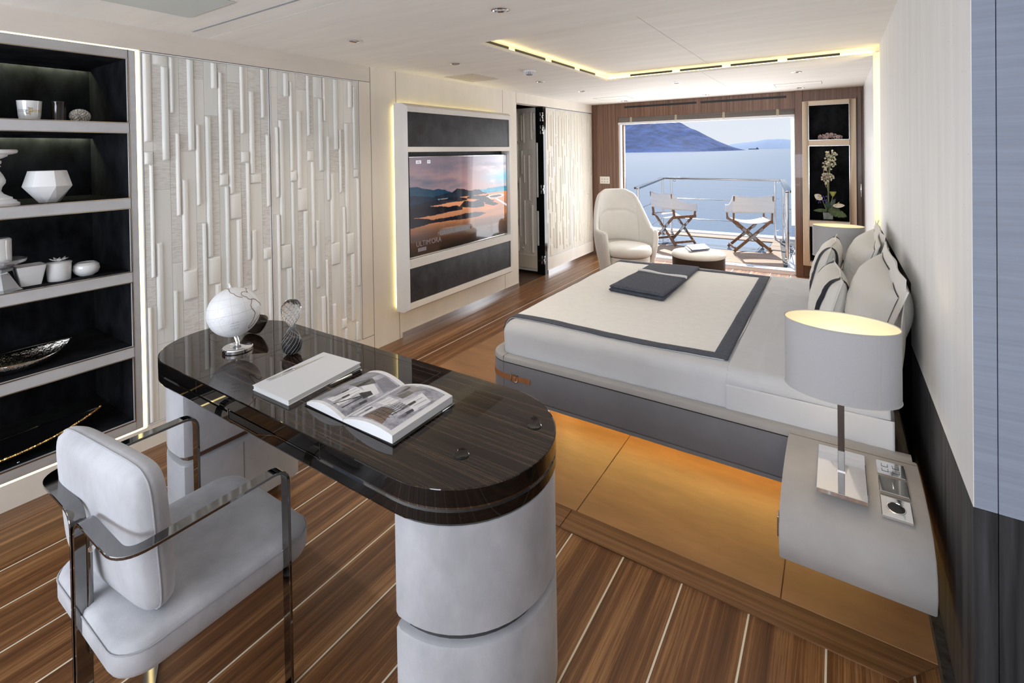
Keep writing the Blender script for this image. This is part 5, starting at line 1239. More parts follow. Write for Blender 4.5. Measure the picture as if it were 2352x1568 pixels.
# ================================================================== nightstands and lamps
def nightstand(mirror, label):
    f = (lambda y: y) if not mirror else (lambda y: 2 * 3.195 - y)
    ns = thing('nightstand', label, 'nightstand', (.03, f(2.0), .2))
    prof = [(2.186, .40), (2.186, .451), (2.10, .452), (1.99, .450), (1.90, .440), (1.83, .421), (1.78, .390), (1.757, .350), (1.752, .30), (1.768, .245), (1.80, .222), (1.83, .216), (1.90, .24), (2.0, .26), (2.186, .262)]
    # smooth the outer profile
    pr = []
    for (a, b), (c, d) in zip(prof, prof[1:] + prof[:1]): pr += [(a, b), ((a + c) / 2, (b + d) / 2)]
    x0, x1 = -.157, .222
    mb = MB(); L_ = []
    cy_, cz_ = 1.98, .34
    for x, s_ in ((x0, .0), (x0 + .0, .006), (x1, .006), (x1, 0)):
        k = 1 if s_ else .985
        L_.append([(x + (.003 if x == x0 and s_ else 0) * 0 + (-.004 if (x == x0 and not s_) else (.004 if x == x1 and not s_ else 0)), f(cy_ + (y - cy_) * k), cz_ + (z - cz_) * k) for y, z in prof])
    build('curved_body', loft(mb, L_), NSL, ns, smooth=.75)
    build('top_seam', MB().box((x0, f(2.163) - .0008, .4506), (x1, f(2.163) + .0008, .4528)), SEAM, ns)
    build('side_clasp', MB().box((x0 - .010, min(f(1.765), f(1.80)), .31), (x0 - .004, max(f(1.765), f(1.80)), .375)), BRASS, ns, bevel=.003)
    build('clasp_strap', MB().box((x0 - .0065, min(f(1.80), f(1.86)), .318), (x0 - .0035, max(f(1.80), f(1.86)), .368)), STRAP, ns, bevel=.001)
    return ns
nightstand(False, 'near floating nightstand in cream nubuck with curved front below the big lampshade')
nightstand(True, 'far floating nightstand beyond the bed, mostly hidden by pillows')
def bedlamp(mirror, label):
    f = (lambda y: y) if not mirror else (lambda y: 2 * 3.195 - y)
    xm, ym = .007, f(1.975)
    t = thing('bedside_lamp', label, 'lamp', (xm, ym, .452))
    build('base_plate', MB().box((-.061, min(f(1.838), f(2.114)), .4525), (.075, max(f(1.838), f(2.114)), .466)), CHR, t, bevel=.0012, seg=1)
    st = build('stem', MB().box((xm - .0095, ym - .0045, .466), (xm + .0095, ym + .0045, .90)), DCHR, t, bevel=.001, seg=1)
    build('stem_collar', MB().box((xm - .013, ym - .008, .466), (xm + .013, ym + .008, .470)), CHR, st, bevel=.001, seg=1)
    zb_, zt_ = .737, .966; ra, rb = .1635, .112
    mb = MB().lathe([(1.0, zb_), (1.0, zt_)], (xm, ym, 0), 72, ra, rb, cap=False); build('shade', mb, SHADEO, t, smooth=1.0)
    sh = build('shade_lining', MB().lathe([(1.0, zb_ + .001), (1.0, zt_ - .001)], (xm, ym, 0), 72, ra - .0022, rb - .0022, cap=False), SHADEI, t, smooth=1.0)
    for z in (zb_, zt_): build('shade_rim', MB().tube([(xm + ra * math.cos(2 * PI * i / 72), ym + rb * math.sin(2 * PI * i / 72), z) for i in range(72)], .0022, 6, closed=True), mat('rim_grey', (.5, .49, .47), .8), t)
    a = -.92 if not mirror else .92
    build('shade_seam', MB().grid(lambda u, v: (xm + (ra + .0006) * math.cos(a + .035 * (u - .5)), ym + (rb + .0006) * math.sin(a + .035 * (u - .5)), zb_ + (zt_ - zb_) * v), 2, 1), mat('rim_grey', (.5, .49, .47), .8), t)
    build('bulb', MB().sphere((xm, ym, .885), .022, 20, 12), mat('bulb', (1, .9, .7), .5, emit=(1, .80, .45), es=1.5), t)
    build('harp', MB().tube([(xm - ra + .004, ym, .90), (xm, ym, .90), (xm + ra - .004, ym, .90)], .002, 6), CHR, t)
    l = bpy.data.lights.new('lamp_glow', 'POINT'); l.energy = 1.0; l.color = (1, .80, .55); l.shadow_soft_size = .03
    lo = bpy.data.objects.new('lamp_glow', l); COL.objects.link(lo); lo.location = (xm, ym + .012, .825)
bedlamp(False, 'large oval drum-shade lamp on a chrome plate on the near nightstand')
bedlamp(True, 'cream drum-shade lamp at the far side of the bed in front of the flower niche')
# control plates in the near nightstand
sq_ = {'four_key_switch': ((.108, 2.040), (.184, 2.122)), 'blank_plate': ((.108, 1.943), (.184, 2.027)), 'round_socket': ((.108, 1.846), (.184, 1.930))}
for k, ((xa, yya), (xb, yyb)) in sq_.items():
    lab = {'four_key_switch': 'chrome plate with four square keys on the nightstand, nearest the bed', 'blank_plate': 'middle polished chrome plate on the nightstand between keypad and socket', 'round_socket': 'chrome plate with a round dark socket on the nightstand, nearest its curved front'}[k]
    yc = (yya + yyb) / 2; zc = float(np.interp(yc, [1.83, 1.90, 1.99, 2.10], [.421, .440, .450, .452])); sl = float(np.interp(yc, [1.86, 1.95, 2.05], [.16, .06, .01]))
    t = thing(k if k != 'blank_plate' else 'chrome_plate', lab, 'switch plate', ((xa + xb) / 2, yc, zc))
    M = Matrix.Translation(((xa + xb) / 2, yc, zc + .004)) @ Matrix.Rotation(sl, 4, 'X')
    hx_, hy_ = (xb - xa) / 2, (yyb - yya) / 2
    mb = MB().box((-hx_, -hy_, -.005), (hx_, hy_, .005)); mb.xf(M); build('plate', mb, CHR, t, bevel=.0012, seg=1)
    if k == 'four_key_switch':
        for i in range(4):
            cx, cy_ = (-.016 if i % 2 else .014), (-.014 if i // 2 else .014); mb = MB(); w = .009
            mb.box((cx - w, cy_ - w, .005), (cx + w, cy_ - w + .0012, .0056)).box((cx - w, cy_ - w, .005), (cx - w + .0012, cy_ + w, .0056)).box((cx + w - .0012, cy_ - w, .005), (cx + w, cy_ + w, .0056)); mb.xf(M); build('key', mb, BLK, t)
    elif k == 'round_socket':
        mb = MB().lathe([(.021, .0051), (.0215, .0062), (.024, .0058), (.0245, .005)], (.0, 0, 0), 36, cap=False); mb.xf(M); build('socket_ring', mb, CHR, t)
        mb = MB().lathe([(0, .0052), (.021, .0053)], (0, 0, 0), 32, cap=False); mb.xf(M); build('socket_well', mb, BLKG, t)
    else:
        mb = MB().box((-.0015, -.012, .005), (.0015, .012, .009)); mb.xf(M); build('lever', mb, CHR, t, bevel=.0005)
# ================================================================== armchair and ottoman
ac = thing('armchair', 'ivory high-backed barrel armchair in the corner by the open balcony door', 'armchair', (-2.20, 5.78, 0))
AM = Matrix.Translation((-2.16, 5.80, 0)) @ Matrix.Rotation(math.radians(-47), 4, 'Z')
def sstep(a, b, x): t = max(0, min(1, (x - a) / (b - a))); return t * t * (3 - 2 * t)
def shellH(ph): return .585 + .455 * (1 - sstep(.72, 1.50, abs(ph)) ** .9) - .02 * sstep(1.2, 2.2, abs(ph)) - .05 * sstep(.35, .8, abs(ph)) * (1 - sstep(.7, 1.42, abs(ph)))
def shell(ph, tt, off=0.0):
    H = shellH(ph); z = .03 + (H - .03) * tt
    r = .285 + .075 * sstep(0, .55, z) + off; hi = max(0, z - .50)
    x = -r * math.cos(ph); y = r * math.sin(ph)
    y *= 1 - .13 * (hi / .54) ** 1.6; x = x * (1 - .30 * (hi / .54)) - hi * .22
    if abs(ph) > 1.6: x += .03 * (abs(ph) - 1.6) * 0
    return Vector((x, y, z - .03 * (1 - math.cos(ph * 1.0)) * 0))
PH = 2.05
mb = MB().grid(lambda u, v: shell(-PH + 2 * PH * u, v), 60, 30); mb.xf(AM)
build('shell', mb, CHAIRW, ac, smooth=1.2, solid=.055)
mb = MB().tube([shell(-PH + 2 * PH * i / 80, 1.0) + Vector((0, 0, -.004)) for i in range(81)], .0285, 12); mb.xf(AM); build('rolled_edge', mb, CHAIRW, ac, smooth=1.2)
for s_ in (-1, 1):
    mb = MB().tube([shell(s_ * PH, i / 12) for i in range(13)], .0285, 12); mb.xf(AM); build('arm_front', mb, CHAIRW, ac, smooth=1.2)
mb = MB().grid(lambda u, v: shell(-.92 + 1.84 * u, .38 + .60 * v, -.032 - .034 * (math.sin(PI * min(1, max(0, v)) * .999) ** .5) * (math.sin(PI * u) ** .5) * (1 - .5 * math.exp(-((v - .62) / .03) ** 2))), 40, 50); mb.xf(AM)
build('inner_back', mb, CHAIRW, ac, smooth=1.2)
mb = MB().lathe([(0, .03), (.245, .03), (.262, .10), (.268, .285), (0, .29)], (.045, 0, 0), 48); mb.xf(AM); build('seat_base', mb, CHAIRW, ac, smooth=1.0)
mb = MB().lathe([(0, .292), (.24, .292), (.285, .30), (.302, .33), (.300, .375), (.275, .408), (.20, .425), (0, .432)], (.055, 0, 0), 56, 1.0, .93); mb.xf(AM); build('seat_cushion', mb, CHAIRW, ac, smooth=1.2)
mb = MB().lathe([(0, 0.0), (.20, 0.0), (.20, .03), (0, .03)], (0, 0, 0), 40); mb.xf(AM); build('swivel_plinth', mb, DCHR, ac)
ot = thing('ottoman', 'round dark brown leather ottoman with an ivory top beyond the bed', 'ottoman', (-1.265, 5.56, 0))
oc = (-1.265, 5.60, 0)
build('drum', MB().lathe([(0, .0), (.262, .0), (.268, .01), (.272, .390), (0, .395)], oc, 64), BROWNL, ot, smooth=.8)
build('cushion_top', MB().lathe([(.272, .391), (.277, .398), (.277, .420), (.264, .436), (.22, .446), (0, .450)], oc, 64), CHAIRW, ot, smooth=1.2)
bq = [at(1577, 565, 'z', .46), at(1590, 577, 'z', .46), at(1631, 573, 'z', .46), at(1618, 562, 'z', .46)]
c_ = sum(bq, Vector()) / 4
t = thing('ottoman_book', 'small blue-edged book, the upper one of the two on the ottoman', 'book', (c_.x, c_.y, .46))
build('cover', quadbox(bq, .4605, .4725, 0), mat('book_blue', (.04, .055, .13), .4), t, bevel=.002); build('cover_face', quadbox(bq, .4726, .474, .01), mat('book_pale', (.62, .62, .60), .5), t)
t = thing('ottoman_book', 'thin grey book under the blue-edged book on the ottoman', 'book', (c_.x, c_.y, .45))
build('cover', quadbox([v + Vector((-.02, -.035, 0)) for v in bq], .4505, .460, .05), mat('book_grey', (.22, .22, .24), .5), t, bevel=.001)

# ================================================================== flower niche cabinet
CX0, CX1, FY = -.335, .190, 6.80
cab = thing('niche_cabinet', 'tall beige framed cabinet with black display niches beside the balcony door', 'cabinet', (-.07, 6.9, .16))
NI = [(1.640, 2.052), (.690, 1.575), (.20, .625)]
nx0, nx1 = -.272, .128
BEI = mat('cabinet_beige', (.66, .53, .39), .5, noise=.03, nscale=(8, 8, 2))
mb = MB(); mb.box((CX0, FY, .155), (nx0, WY + .02, 2.10)).box((nx1, FY, .155), (CX1, WY + .02, 2.10))
hz = [2.10] + [q for a in NI for q in (a[1], a[0])] + [.155]
for i in range(0, len(hz), 2): mb.box((nx0, FY, hz[i + 1]), (nx1, WY + .02, hz[i]))
build('frame', mb, BEI, cab, bevel=.003, seg=1)
for a, b in NI:
    mb = MB().box((nx0 - .01, WY + .24, a - .01), (nx1 + .01, WY + .25, b + .01)).box((nx0 - .01, WY + .02, a - .01), (nx0, WY + .24, b + .01)).box((nx1, WY + .02, a - .01), (nx1 + .01, WY + .24, b + .01)).box((nx0, WY + .02, a - .01), (nx1, WY + .24, a)).box((nx0, WY + .02, b), (nx1, WY + .24, b + .01))
    build('velvet_lining', mb, VELV, cab)
    w = .005; mb = MB().box((nx0, FY - .001, a), (nx0 + w, FY + .004, b)).box((nx1 - w, FY - .001, a), (nx1, FY + .004, b)).box((nx0 + w, FY - .001, a), (nx1 - w, FY + .004, a + w)).box((nx0 + w, FY - .001, b - w), (nx1 - w, FY + .004, b))
    build('metal_trim', mb, STEEL, cab)
    build('light_baffle', MB().box((nx0, WY + .022, b - .016), (nx1, WY + .026, b)), VELV, cab)
    build('niche_light', MB().box((nx0 + .02, WY + .032, b - .006), (nx1 - .02, WY + .042, b - .001)), mat('led_niche', (1, 1, .8), .5, emit=(1.0, .96, .78), es=14), cab)
# coral cluster
cc = at(1905, 318, 'y', 6.96); z0 = NI[0][0]
t = thing('coral_cluster', 'pinkish cluster of looped shell rings in the top niche', 'ornament', (cc.x, 6.96, z0))
mb = MB(); random.seed(11); CORAL = mat('coral_pink', (.62, .46, .44), .4, noise=.3, nscale=(40, 40, 40))
for i in range(64):
    a = random.uniform(0, 2 * PI); q = math.sqrt(random.random()); p = Vector((q * math.cos(a) * .118, q * math.sin(a) * .05, random.uniform(.016, .085) * (1 - q * .62) + .012)); R = Matrix.Rotation(random.uniform(0, PI), 4, 'Z') @ Matrix.Rotation(random.uniform(.3, 1.5), 4, 'X')
    rr = random.uniform(.013, .019); st = len(mb.v); mb.tube([(rr * math.cos(2 * PI * k / 12), rr * .8 * math.sin(2 * PI * k / 12), 0) for k in range(12)], .0045, 6, closed=True)
    mb.xf(Matrix.Translation((cc.x, 6.96, z0) + p if False else Vector((cc.x, 6.96, z0)) + p) @ R, st)
build('rings', mb, CORAL, t, smooth=1.2)
# flowers
FYY = 6.98
fl = thing('flower_arrangement', 'tall white and green flower arrangement with anthuriums in a square glass vase', 'flowers', (-.08, FYY, .69))
fp = lambda x, y, yy=FYY: Vector(at(1840 + x / 6.82, 300 + y / 6.82, 'y', yy))
v0 = Vector((-.085, FYY, .692)); vz = .112
vase = MB(); 
L_ = [[(v0.x + s_ * a, v0.y + s_ * b, z) for a, b in rrect(-1, 1, -1, 1, .06, 2)] for s_, z in ((.052, v0.z), (.060, v0.z + vz), (.056, v0.z + vz), (.049, v0.z + .012))]
vs_ = build('vase', loft(vase, L_), GLASS, fl, smooth=.4)
build('vase_water', loft(MB(), [[(v0.x + s_ * a, v0.y + s_ * b, z) for a, b in rrect(-1, 1, -1, 1, .06, 2)] for s_, z in ((.047, v0.z + .013), (.053, v0.z + .09))]), mat('vase_filling', (.42, .46, .43), .25, noise=.3, nscale=(40, 40, 20)), vs_)
GRN = mat('leaf_green', (.075, .115, .035), .45, noise=.35, nscale=(20, 20, 20)); DGRN = mat('leaf_dark_green', (.030, .060, .030), .4, noise=.3, nscale=(20, 20, 20)); STEMG = mat('stem_green', (.26, .30, .13), .5)
CRMF = mat('flower_cream', (.86, .80, .62), .7); WHF = mat('anthurium_white', (.74, .70, .58), .35); BLUEF = mat('flower_blue', (.10, .10, .36), .7); SPAD = mat('spadix_ochre', (.72, .52, .20), .6)
base = v0 + Vector((0, 0, .06))
for k, (tx, ty, yy) in enumerate(((470, 400, 6.98), (440, 545, 6.95), (400, 740, 6.94))):
    hd = fp(tx, ty, yy); build('stem', MB().tube([base + Vector((.01 * k - .01, 0, 0)), base.lerp(hd, .5) + Vector((.012 * (k - 1), 0, 0)), hd], .0055, 8), STEMG, fl)
    mb = MB(); random.seed(20 + k)
    for i in range(26):
        d = Vector((random.gauss(0, 1), random.gauss(0, .7), random.gauss(.25, .7))).normalized(); l = random.uniform(.05, .085); tip = hd + d * l
        mb.tube([hd, hd.lerp(tip, .6) + Vector((0, 0, .004))], .0012, 4)
        for q in range(5):
            a = 2 * PI * q / 5; e1_ = d.orthogonal().normalized(); e2_ = d.cross(e1_); w = (e1_ * math.cos(a) + e2_ * math.sin(a))
            s0 = hd.lerp(tip, .6); mb.add([s0, s0 + d * .018 + w * .007 + d.cross(w) * .009, tip + w * .014, s0 + d * .018 + w * .007 - d.cross(w) * .009], [(0, 1, 2, 3)])
    o = build('blossom_head', mb, CRMF, fl, smooth=1.2)
tw = MB()
for pts in ([(395, 890), (360, 780), (350, 620), (375, 520), (400, 470)], [(410, 880), (440, 760), (400, 600), (420, 420), (410, 350), (440, 320)], [(400, 380), (430, 360), (380, 340)]): tw.tube([fp(x, y, 6.93) for x, y in pts], .0022, 5)
build('curled_twig', tw, mat('twig_pale', (.60, .50, .34), .7), fl, smooth=1.2)
# lotus pod
pc = fp(497, 960, 6.93); build('lotus_pod', MB().lathe([(.004, -.055), (.015, -.045), (.032, -.012), (.036, 0), (.033, .004), (0, .005)], pc, 24, 1, .8), mat('pod_green', (.38, .38, .10), .6), fl); build('stem', MB().tube([base, pc - Vector((0, 0, .05))], .0035, 8), STEMG, fl)
def leaf_(c, d, up, L, w, m, name='leaf', curl=.2, split=False):
    d = Vector(d).normalized(); s_ = d.cross(Vector(up)).normalized(); n_ = s_.cross(d)
    def P(u, v):
        wv = w * (math.sin(PI * min(1, u * .92 + .06)) ** .75); 
        if split: wv *= 1 - .38 * max(0, math.sin(u * 34)) ** 6
        return Vector(c) + d * L * u + s_ * wv * (2 * v - 1) + n_ * (-curl * L * u * u + .10 * w * abs(2 * v - 1) ** 2)
    return build(name, MB().grid(P, 30 if split else 14, 8), m, fl, smooth=1.2, solid=.0012)
leaf_(base + Vector((0, -.04, .06)), fp(720, 1340, 6.86) - (base + Vector((0, -.04, .06))), (0, -1, .5), .20, .052, GRN, 'monstera_leaf', .12, True)
leaf_(base + Vector((0, -.02, .06)), fp(545, 1050, 6.92) - (base + Vector((0, -.02, .06))), (0, -1, .2), .15, .028, DGRN)
leaf_(base + Vector((0, -.02, .05)), fp(215, 1240, 6.90) - (base + Vector((0, -.02, .05))), (0, -1, .4), .15, .022, GRN, 'leaf', .2)
leaf_(base + Vector((0, -.03, .05)), fp(640, 1160, 6.90) - (base + Vector((0, -.03, .05))), (0, -1, .3), .14, .03, DGRN)
leaf_(base + Vector((0, -.02, .05)), fp(400, 1040, 6.90) - (base + Vector((0, -.02, .05))), (0, -1, .2), .12, .03, DGRN)
for (cx, cy_, dx, dz, w, L) in ((330, 1075, -.8, .55, .036, .095), (500, 1175, 1.0, .05, .026, .115)):
    c = fp(cx, cy_, 6.90); o = leaf_(c, (dx, -.1, dz), (0, -1, .35), L, w, WHF, 'anthurium_bloom', -.1)
    build('spadix', MB().tube([c + Vector((dx * .02, -.012, dz * .02)), c + Vector((dx * .05 + .01, -.03, dz * .03 + .045))], .0045, 8), SPAD, o)
    build('stem', MB().tube([base, c], .003, 6), STEMG, fl)
mb = MB(); random.seed(4)
for i in range(42):
    p = fp(random.uniform(230, 410), random.uniform(1020, 1130), random.uniform(6.89, 6.93)); mb.sphere(p, random.uniform(.003, .006), 6, 4, sz=1.6)
build('blue_florets', mb, BLUEF, fl, smooth=1.2)

# ================================================================== balcony
def bx_(x, y): return x - .105 * (y - 7.4)
mb = MB()
mb.prism([(-3.7, 7.08), (.6, 7.08), (.35, 9.78), (-4.0, 9.78)], -.10, -.012)
mb.prism([(-3.9, 9.50), (.35, 9.50), (.35, 9.78), (-4.0, 9.78)], -.012, .018)
struct('balcony_platform', mb, WPAINT, bevel=.004, seg=1)
DECKM = grain('balcony_teak', (.30, .19, .12), (.46, .31, .21), (.58, .42, .29), axis=0, across=40, along=.8, rough=.6)
GY0, GY1 = 8.14, 9.12
dkb = MB(); y = 7.30
while y < 9.48:
    y2 = min(y + .105, 9.49); xs = [(bx_(-2.72, y), bx_(-.60, y))]
    if y > GY0 - .1 and y < GY1 - .02: xs = [(bx_(-2.72, y), -2.72), (-.885, bx_(-.60, y))]
    for a, b in xs: dkb.box((a, y, -.012), (b, y2 - .006, .003))
    y = y2
dkb.box((-2.9, 7.27, -.012), (-.55, 9.49, -.008), 1)
struct('balcony_deck', dkb, [DECKM, BLK])
gf = thing('deck_skylight', 'blue tinted glass floor panel set into the balcony deck under the folding chairs', 'glass floor', (-1.8, 8.6, 0))
build('tinted_pane', MB().box((-2.715, GY0 + .02, -.006), (-.89, GY1 - .06, .0035)), mat('deck_glass', (.16, .27, .42), .06, spec=.9, coat=.8), gf)
build('pane_joint', MB().box((-2.715, GY0 + .20, .0036), (-.89, GY0 + .215, .0042)).box((-1.02, GY0 + .02, .0036), (-1.012, GY1 - .06, .0042)), BLK, gf)
rl = thing('balcony_railing', 'polished stainless steel railing around the balcony', 'railing', (-1.6, 8.5, 0))
zn, zf = .975, 1.010
N0, F0_, F1_, N1 = at(1462, 432, 'y', 7.42), at(1522, 409, 'y', 9.45), at(1797, 414, 'y', 9.45), at(1812, 440, 'y', 7.42)
hp = fillet([N0, F0_, F1_, N1], .05, 5)
build('handrail', MB().sweep(hp, rect_sec(.078, .030), (1, 0, 0)), mat('rail_steel', (.34, .35, .37), .12, 1.0), rl, smooth=.6, bevel=.006)
def rpost(p, ztop, nm='post'):
    o = build(nm, MB().lathe([(.0, .0), (.030, 0), (.030, .008), (.0195, .012), (.0195, ztop), (0, ztop)], (p.x, p.y, .0), 20), STEEL, rl)
    build('collar', MB().lathe([(.026, .42), (.026, .445), (.0, .446)], (p.x, p.y, 0), 16).lathe([(0, .039), (.024, .04), (.024, .06)], (p.x, p.y, 0), 16), STEEL, o)
    build('knob', MB().tube([(p.x, p.y, .70), (p.x + (.06 if p.x > -1.6 else -.06), p.y, .70)], .008, 8).sphere((p.x + (.07 if p.x > -1.6 else -.07), p.y, .70), .02, 14, 8).sphere((p.x + (.07 if p.x > -1.6 else -.07), p.y, .16), .02, 14, 8).tube([(p.x, p.y, .16), (p.x + (.06 if p.x > -1.6 else -.06), p.y, .16)], .008, 8), STEEL, o)
    return o
PN0, PN1 = N0 + Vector((.012, .03, 0)), N1 + Vector((-.018, .03, 0)); PF0, PF1 = F0_ + Vector((.03, -.12, 0)), F1_ + Vector((.02, -.12, 0))
Q0, Q1 = Vector((F0_.x + .16, 9.45, 0)), Vector((F1_.x - .115, 9.45, 0))
PM = PN1.lerp(PF1, .22)
for p, z in ((PN0, N0.z), (PN1, N1.z), (PF0, F0_.z), (PF1, F1_.z), (Q0, F0_.z), (Q1, F1_.z), (PM, 1.0)): rpost(Vector((p.x, p.y, 0)), z - .012)
za, zb2 = at(1700, 461, 'y', 9.45).z, at(1700, 509, 'y', 9.45).z
for z in (za, zb2):
    build('mid_rail', MB().tube([(Q0.x, Q0.y, z), (Q1.x, Q1.y, z)], .0065, 10), mat('rail_steel', (1, 1, 1)), rl)
    build('mid_rail', MB().tube([(PN0.x, PN0.y, z), (PF0.x, PF0.y, z)], .0065, 10), mat('rail_steel', (1, 1, 1)), rl)
    build('mid_rail', MB().tube([(PN1.x, PN1.y, z), (PF1.x, PF1.y, z)], .0065, 10), mat('rail_steel', (1, 1, 1)), rl)
for q in (Q0, Q1): build('eye_ring', MB().tube([(q.x + .06 + .02 * math.cos(2 * PI * i / 14), 9.45, F0_.z - .04 + .02 * math.sin(2 * PI * i / 14)) for i in range(14)], .004, 6, closed=True), STEEL, rl)

# ---- folding director chairs
def director():
    t = thing('director_chair', 'teak folding director chair with white canvas, the right one, backrest square to the viewer', 'chair', (0, 0, 0), 'director chairs on the balcony')
    w, d, hs = .265, .20, .455
    br = mat('bracket_grey', (.45, .47, .49), .35, .8)
    def bar(a, b, wd=.038, th=.021, wv=(0, 1, 0)):
        return MB().sweep([a, b], rect_sec(wd, th), wv)
    for yy, nm in ((-d, 'rear'), (d, 'front')):
        for s_ in (-1, 1):
            l = build('leg', bar((s_ * w, yy + .012 * s_, .012), (-s_ * (w - .02), yy + .012 * s_, hs + .01), .021, .040, (0, 1, 0)), TEAKC, t, bevel=.003, seg=1)
            c = Vector((s_ * .0, yy + .012 * s_, .235)); dr = (Vector((-s_ * (w - .02), 0, hs)) - Vector((s_ * w, 0, .012))).normalized()
            build('hinge_plate', bar(c + Vector((0, -.013, 0)) - dr * .07, c + Vector((0, -.013, 0)) + dr * .07, .004, .034), br, l)
            build('corner_plate', bar(c + Vector((0, -.013, 0)) + dr * .12, c + Vector((0, -.013, 0)) + dr * .18, .004, .036), br, l)
    for s_ in (-1, 1):
        build('seat_rail', bar((s_ * w, -d - .03, hs + .01), (s_ * w, d + .03, hs + .01), .045, .024, (0, 0, 1)), TEAKC, t, bevel=.003, seg=1)
        build('floor_stretcher', bar((s_ * (w - .02), -d, .055), (s_ * (w - .02), d, .055), .034, .018, (0, 0, 1)), TEAKC, t, bevel=.003, seg=1)
        build('rear_post', bar((s_ * w, -d, hs), (s_ * (w + .005), -d - .05, .845), .036, .021), TEAKC, t, bevel=.003, seg=1)
        build('front_post', bar((s_ * w, d, hs), (s_ * (w + .01), d + .02, .66), .034, .021), TEAKC, t, bevel=.003, seg=1)
    build('seat_canvas', MB().grid(lambda u, v: ((2 * u - 1) * w, -d - .01 + (2 * d + .02) * v, hs + .028 - .055 * (1 - (2 * u - 1) ** 2)), 20, 6), CANV, t, smooth=1.2, solid=.004)
    def wrap(u, v):
        # around: front right post - rear right - rear left - front left
        k = u * 3.0
        A0, A1, A2, A3 = Vector((w + .022, d + .035, 0)), Vector((w + .016, -d - .055, 0)), Vector((-w - .016, -d - .055, 0)), Vector((-w - .022, d + .035, 0))
        if k < 1: p = A0.lerp(A1, k); s_ = k
        elif k < 2: p = A1.lerp(A2, k - 1); s_ = 1
        else: p = A2.lerp(A3, k - 2); s_ = 3 - k
        e = s_ if s_ < 1 else 1; top_ = .675 + .185 * (e ** 2.6); bot = .545 + .05 * e
        if 1 <= k <= 2: top_ -= .035 * math.sin(PI * (k - 1)) * .7
        out = .012 * math.sin(PI * min(1, abs(((k % 1)))))
        return Vector((p.x, p.y - (.015 * math.sin(PI * (k - 1)) if 1 < k < 2 else 0), bot + (top_ - bot) * v))
    build('back_canvas', MB().grid(wrap, 66, 8), CANV, t, smooth=.9, solid=.005)
    return t
dc = director()
def place(o, x, y, deg): o.location = (x, y, .004); o.rotation_euler = (0, 0, math.radians(deg))
place(dc, -1.125, 8.30, 22)
dc2 = copy_tree(dc); dc2['label'] = 'teak folding director chair with white canvas, nearer the ivory armchair and turned sideways'
place(dc2, -2.27, 8.34, -36)

# ================================================================== sea, hills, ship
SEAZ = -3.2
SEAM_ = bpy.data.materials.new('sea_water'); n, b = nodes(SEAM_); L = n.links.new
b.inputs['Base Color'].default_value = (.05, .12, .21, 1); b.inputs['Roughness'].default_value = .25; b.inputs['Specular IOR Level'].default_value = .5
tcn = n.nodes.new('ShaderNodeTexCoord'); hgt = None
for sc_, st in (((.09, .35, 1), .9), ((.9, 2.6, 1), .35)):
    mp = n.nodes.new('ShaderNodeMapping'); mp.inputs['Scale'].default_value = sc_; L(tcn.outputs['Object'], mp.inputs[0]); q = n.nodes.new('ShaderNodeTexNoise'); q.inputs['Detail'].default_value = 6; q.inputs['Scale'].default_value = 1; L(mp.outputs[0], q.inputs['Vector'])
    m_ = n.nodes.new('ShaderNodeMath'); m_.operation = 'MULTIPLY'; m_.inputs[1].default_value = st; L(q.outputs['Fac'], m_.inputs[0])
    if hgt is None: hgt = m_.outputs[0]
    else:
        ad = n.nodes.new('ShaderNodeMath'); ad.operation = 'ADD'; L(hgt, ad.inputs[0]); L(m_.outputs[0], ad.inputs[1]); hgt = ad.outputs[0]
bp_ = n.nodes.new('ShaderNodeBump'); bp_.inputs['Strength'].default_value = .28; bp_.inputs['Distance'].default_value = .35; L(hgt, bp_.inputs['Height']); L(bp_.outputs[0], b.inputs['Normal'])
sea = build('sea', MB().grid(lambda u, v: (-9000 + 18000 * u, 10 + 8590 * v ** 2.2, SEAZ), 40, 30), SEAM_, smooth=False); sea['kind'] = 'stuff'; tag(sea, 'calm blue sea stretching to the horizon', 'sea')
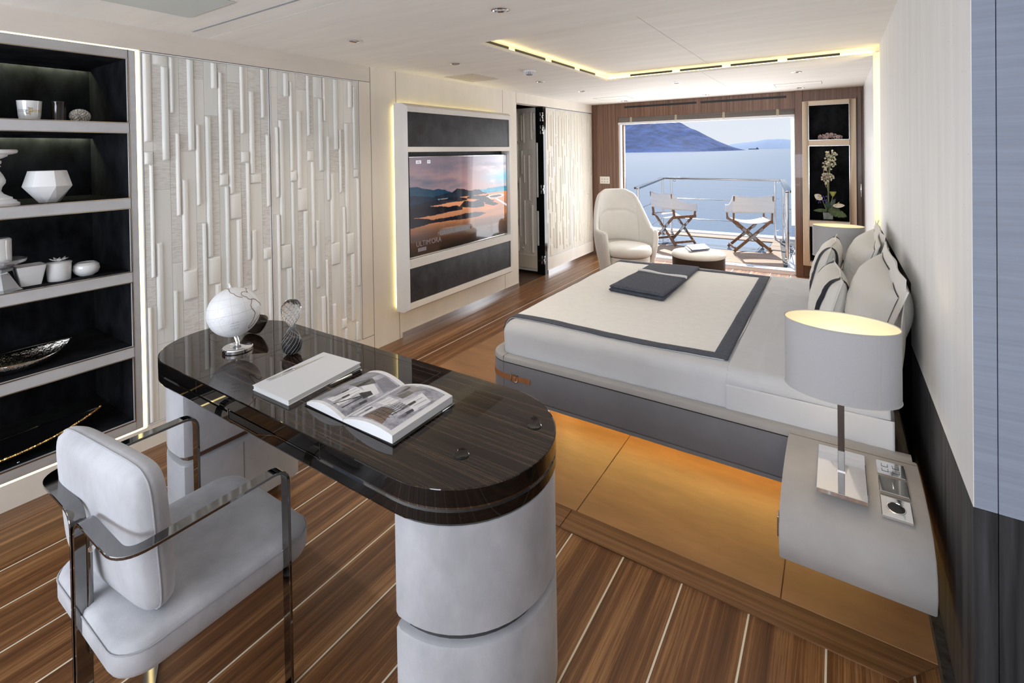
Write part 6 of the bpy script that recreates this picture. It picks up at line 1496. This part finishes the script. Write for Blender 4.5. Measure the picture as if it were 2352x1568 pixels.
def hill(name, label, Y, crest, dy, m, rough, nu=150, nv=24):
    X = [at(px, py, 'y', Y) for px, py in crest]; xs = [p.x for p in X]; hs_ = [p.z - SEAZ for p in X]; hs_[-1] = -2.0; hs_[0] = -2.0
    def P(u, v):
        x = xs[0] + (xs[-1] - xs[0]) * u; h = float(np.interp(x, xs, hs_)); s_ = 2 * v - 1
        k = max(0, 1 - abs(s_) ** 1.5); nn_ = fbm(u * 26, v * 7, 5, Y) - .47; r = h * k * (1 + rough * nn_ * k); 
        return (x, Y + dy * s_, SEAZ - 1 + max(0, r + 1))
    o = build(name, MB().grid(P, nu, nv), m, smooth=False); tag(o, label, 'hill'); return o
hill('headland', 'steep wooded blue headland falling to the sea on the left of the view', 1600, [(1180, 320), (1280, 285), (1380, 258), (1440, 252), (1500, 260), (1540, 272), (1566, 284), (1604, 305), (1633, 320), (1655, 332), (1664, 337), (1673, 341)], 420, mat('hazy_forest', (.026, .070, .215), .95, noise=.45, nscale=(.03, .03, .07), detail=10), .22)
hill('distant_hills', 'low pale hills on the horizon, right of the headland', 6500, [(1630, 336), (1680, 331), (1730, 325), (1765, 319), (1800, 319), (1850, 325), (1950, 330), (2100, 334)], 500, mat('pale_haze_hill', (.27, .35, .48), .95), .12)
sp_ = at(1731, 335.5, 'y', 4000)
t = thing('cargo_ship', 'tiny cargo ship on the horizon below the distant hills', 'ship', (sp_.x, 4000, SEAZ))
build('hull', MB().box((sp_.x - 34, 3994, SEAZ), (sp_.x + 34, 4006, SEAZ + 6)), mat('ship_blue', (.12, .17, .28), .7), t); build('bridge', MB().box((sp_.x + 18, 3996, SEAZ + 6), (sp_.x + 28, 4004, SEAZ + 14)), mat('ship_blue', (1, 1, 1)), t)

# light of the ceiling spotlights
for (x, y) in ((-1.352, 1.972), (-2.427, 1.983), (-2.445, 2.95), (-2.415, 4.203), (-1.361, 5.165), (-.296, 5.161)):
    l = bpy.data.lights.new('spot_beam', 'SPOT'); l.energy = 17; l.color = (1.0, .88, .72); l.spot_size = 1.9; l.spot_blend = .9; l.shadow_soft_size = .03
    o = bpy.data.objects.new('spot_beam', l); COL.objects.link(o); o.location = (x, y, CZ - .01)
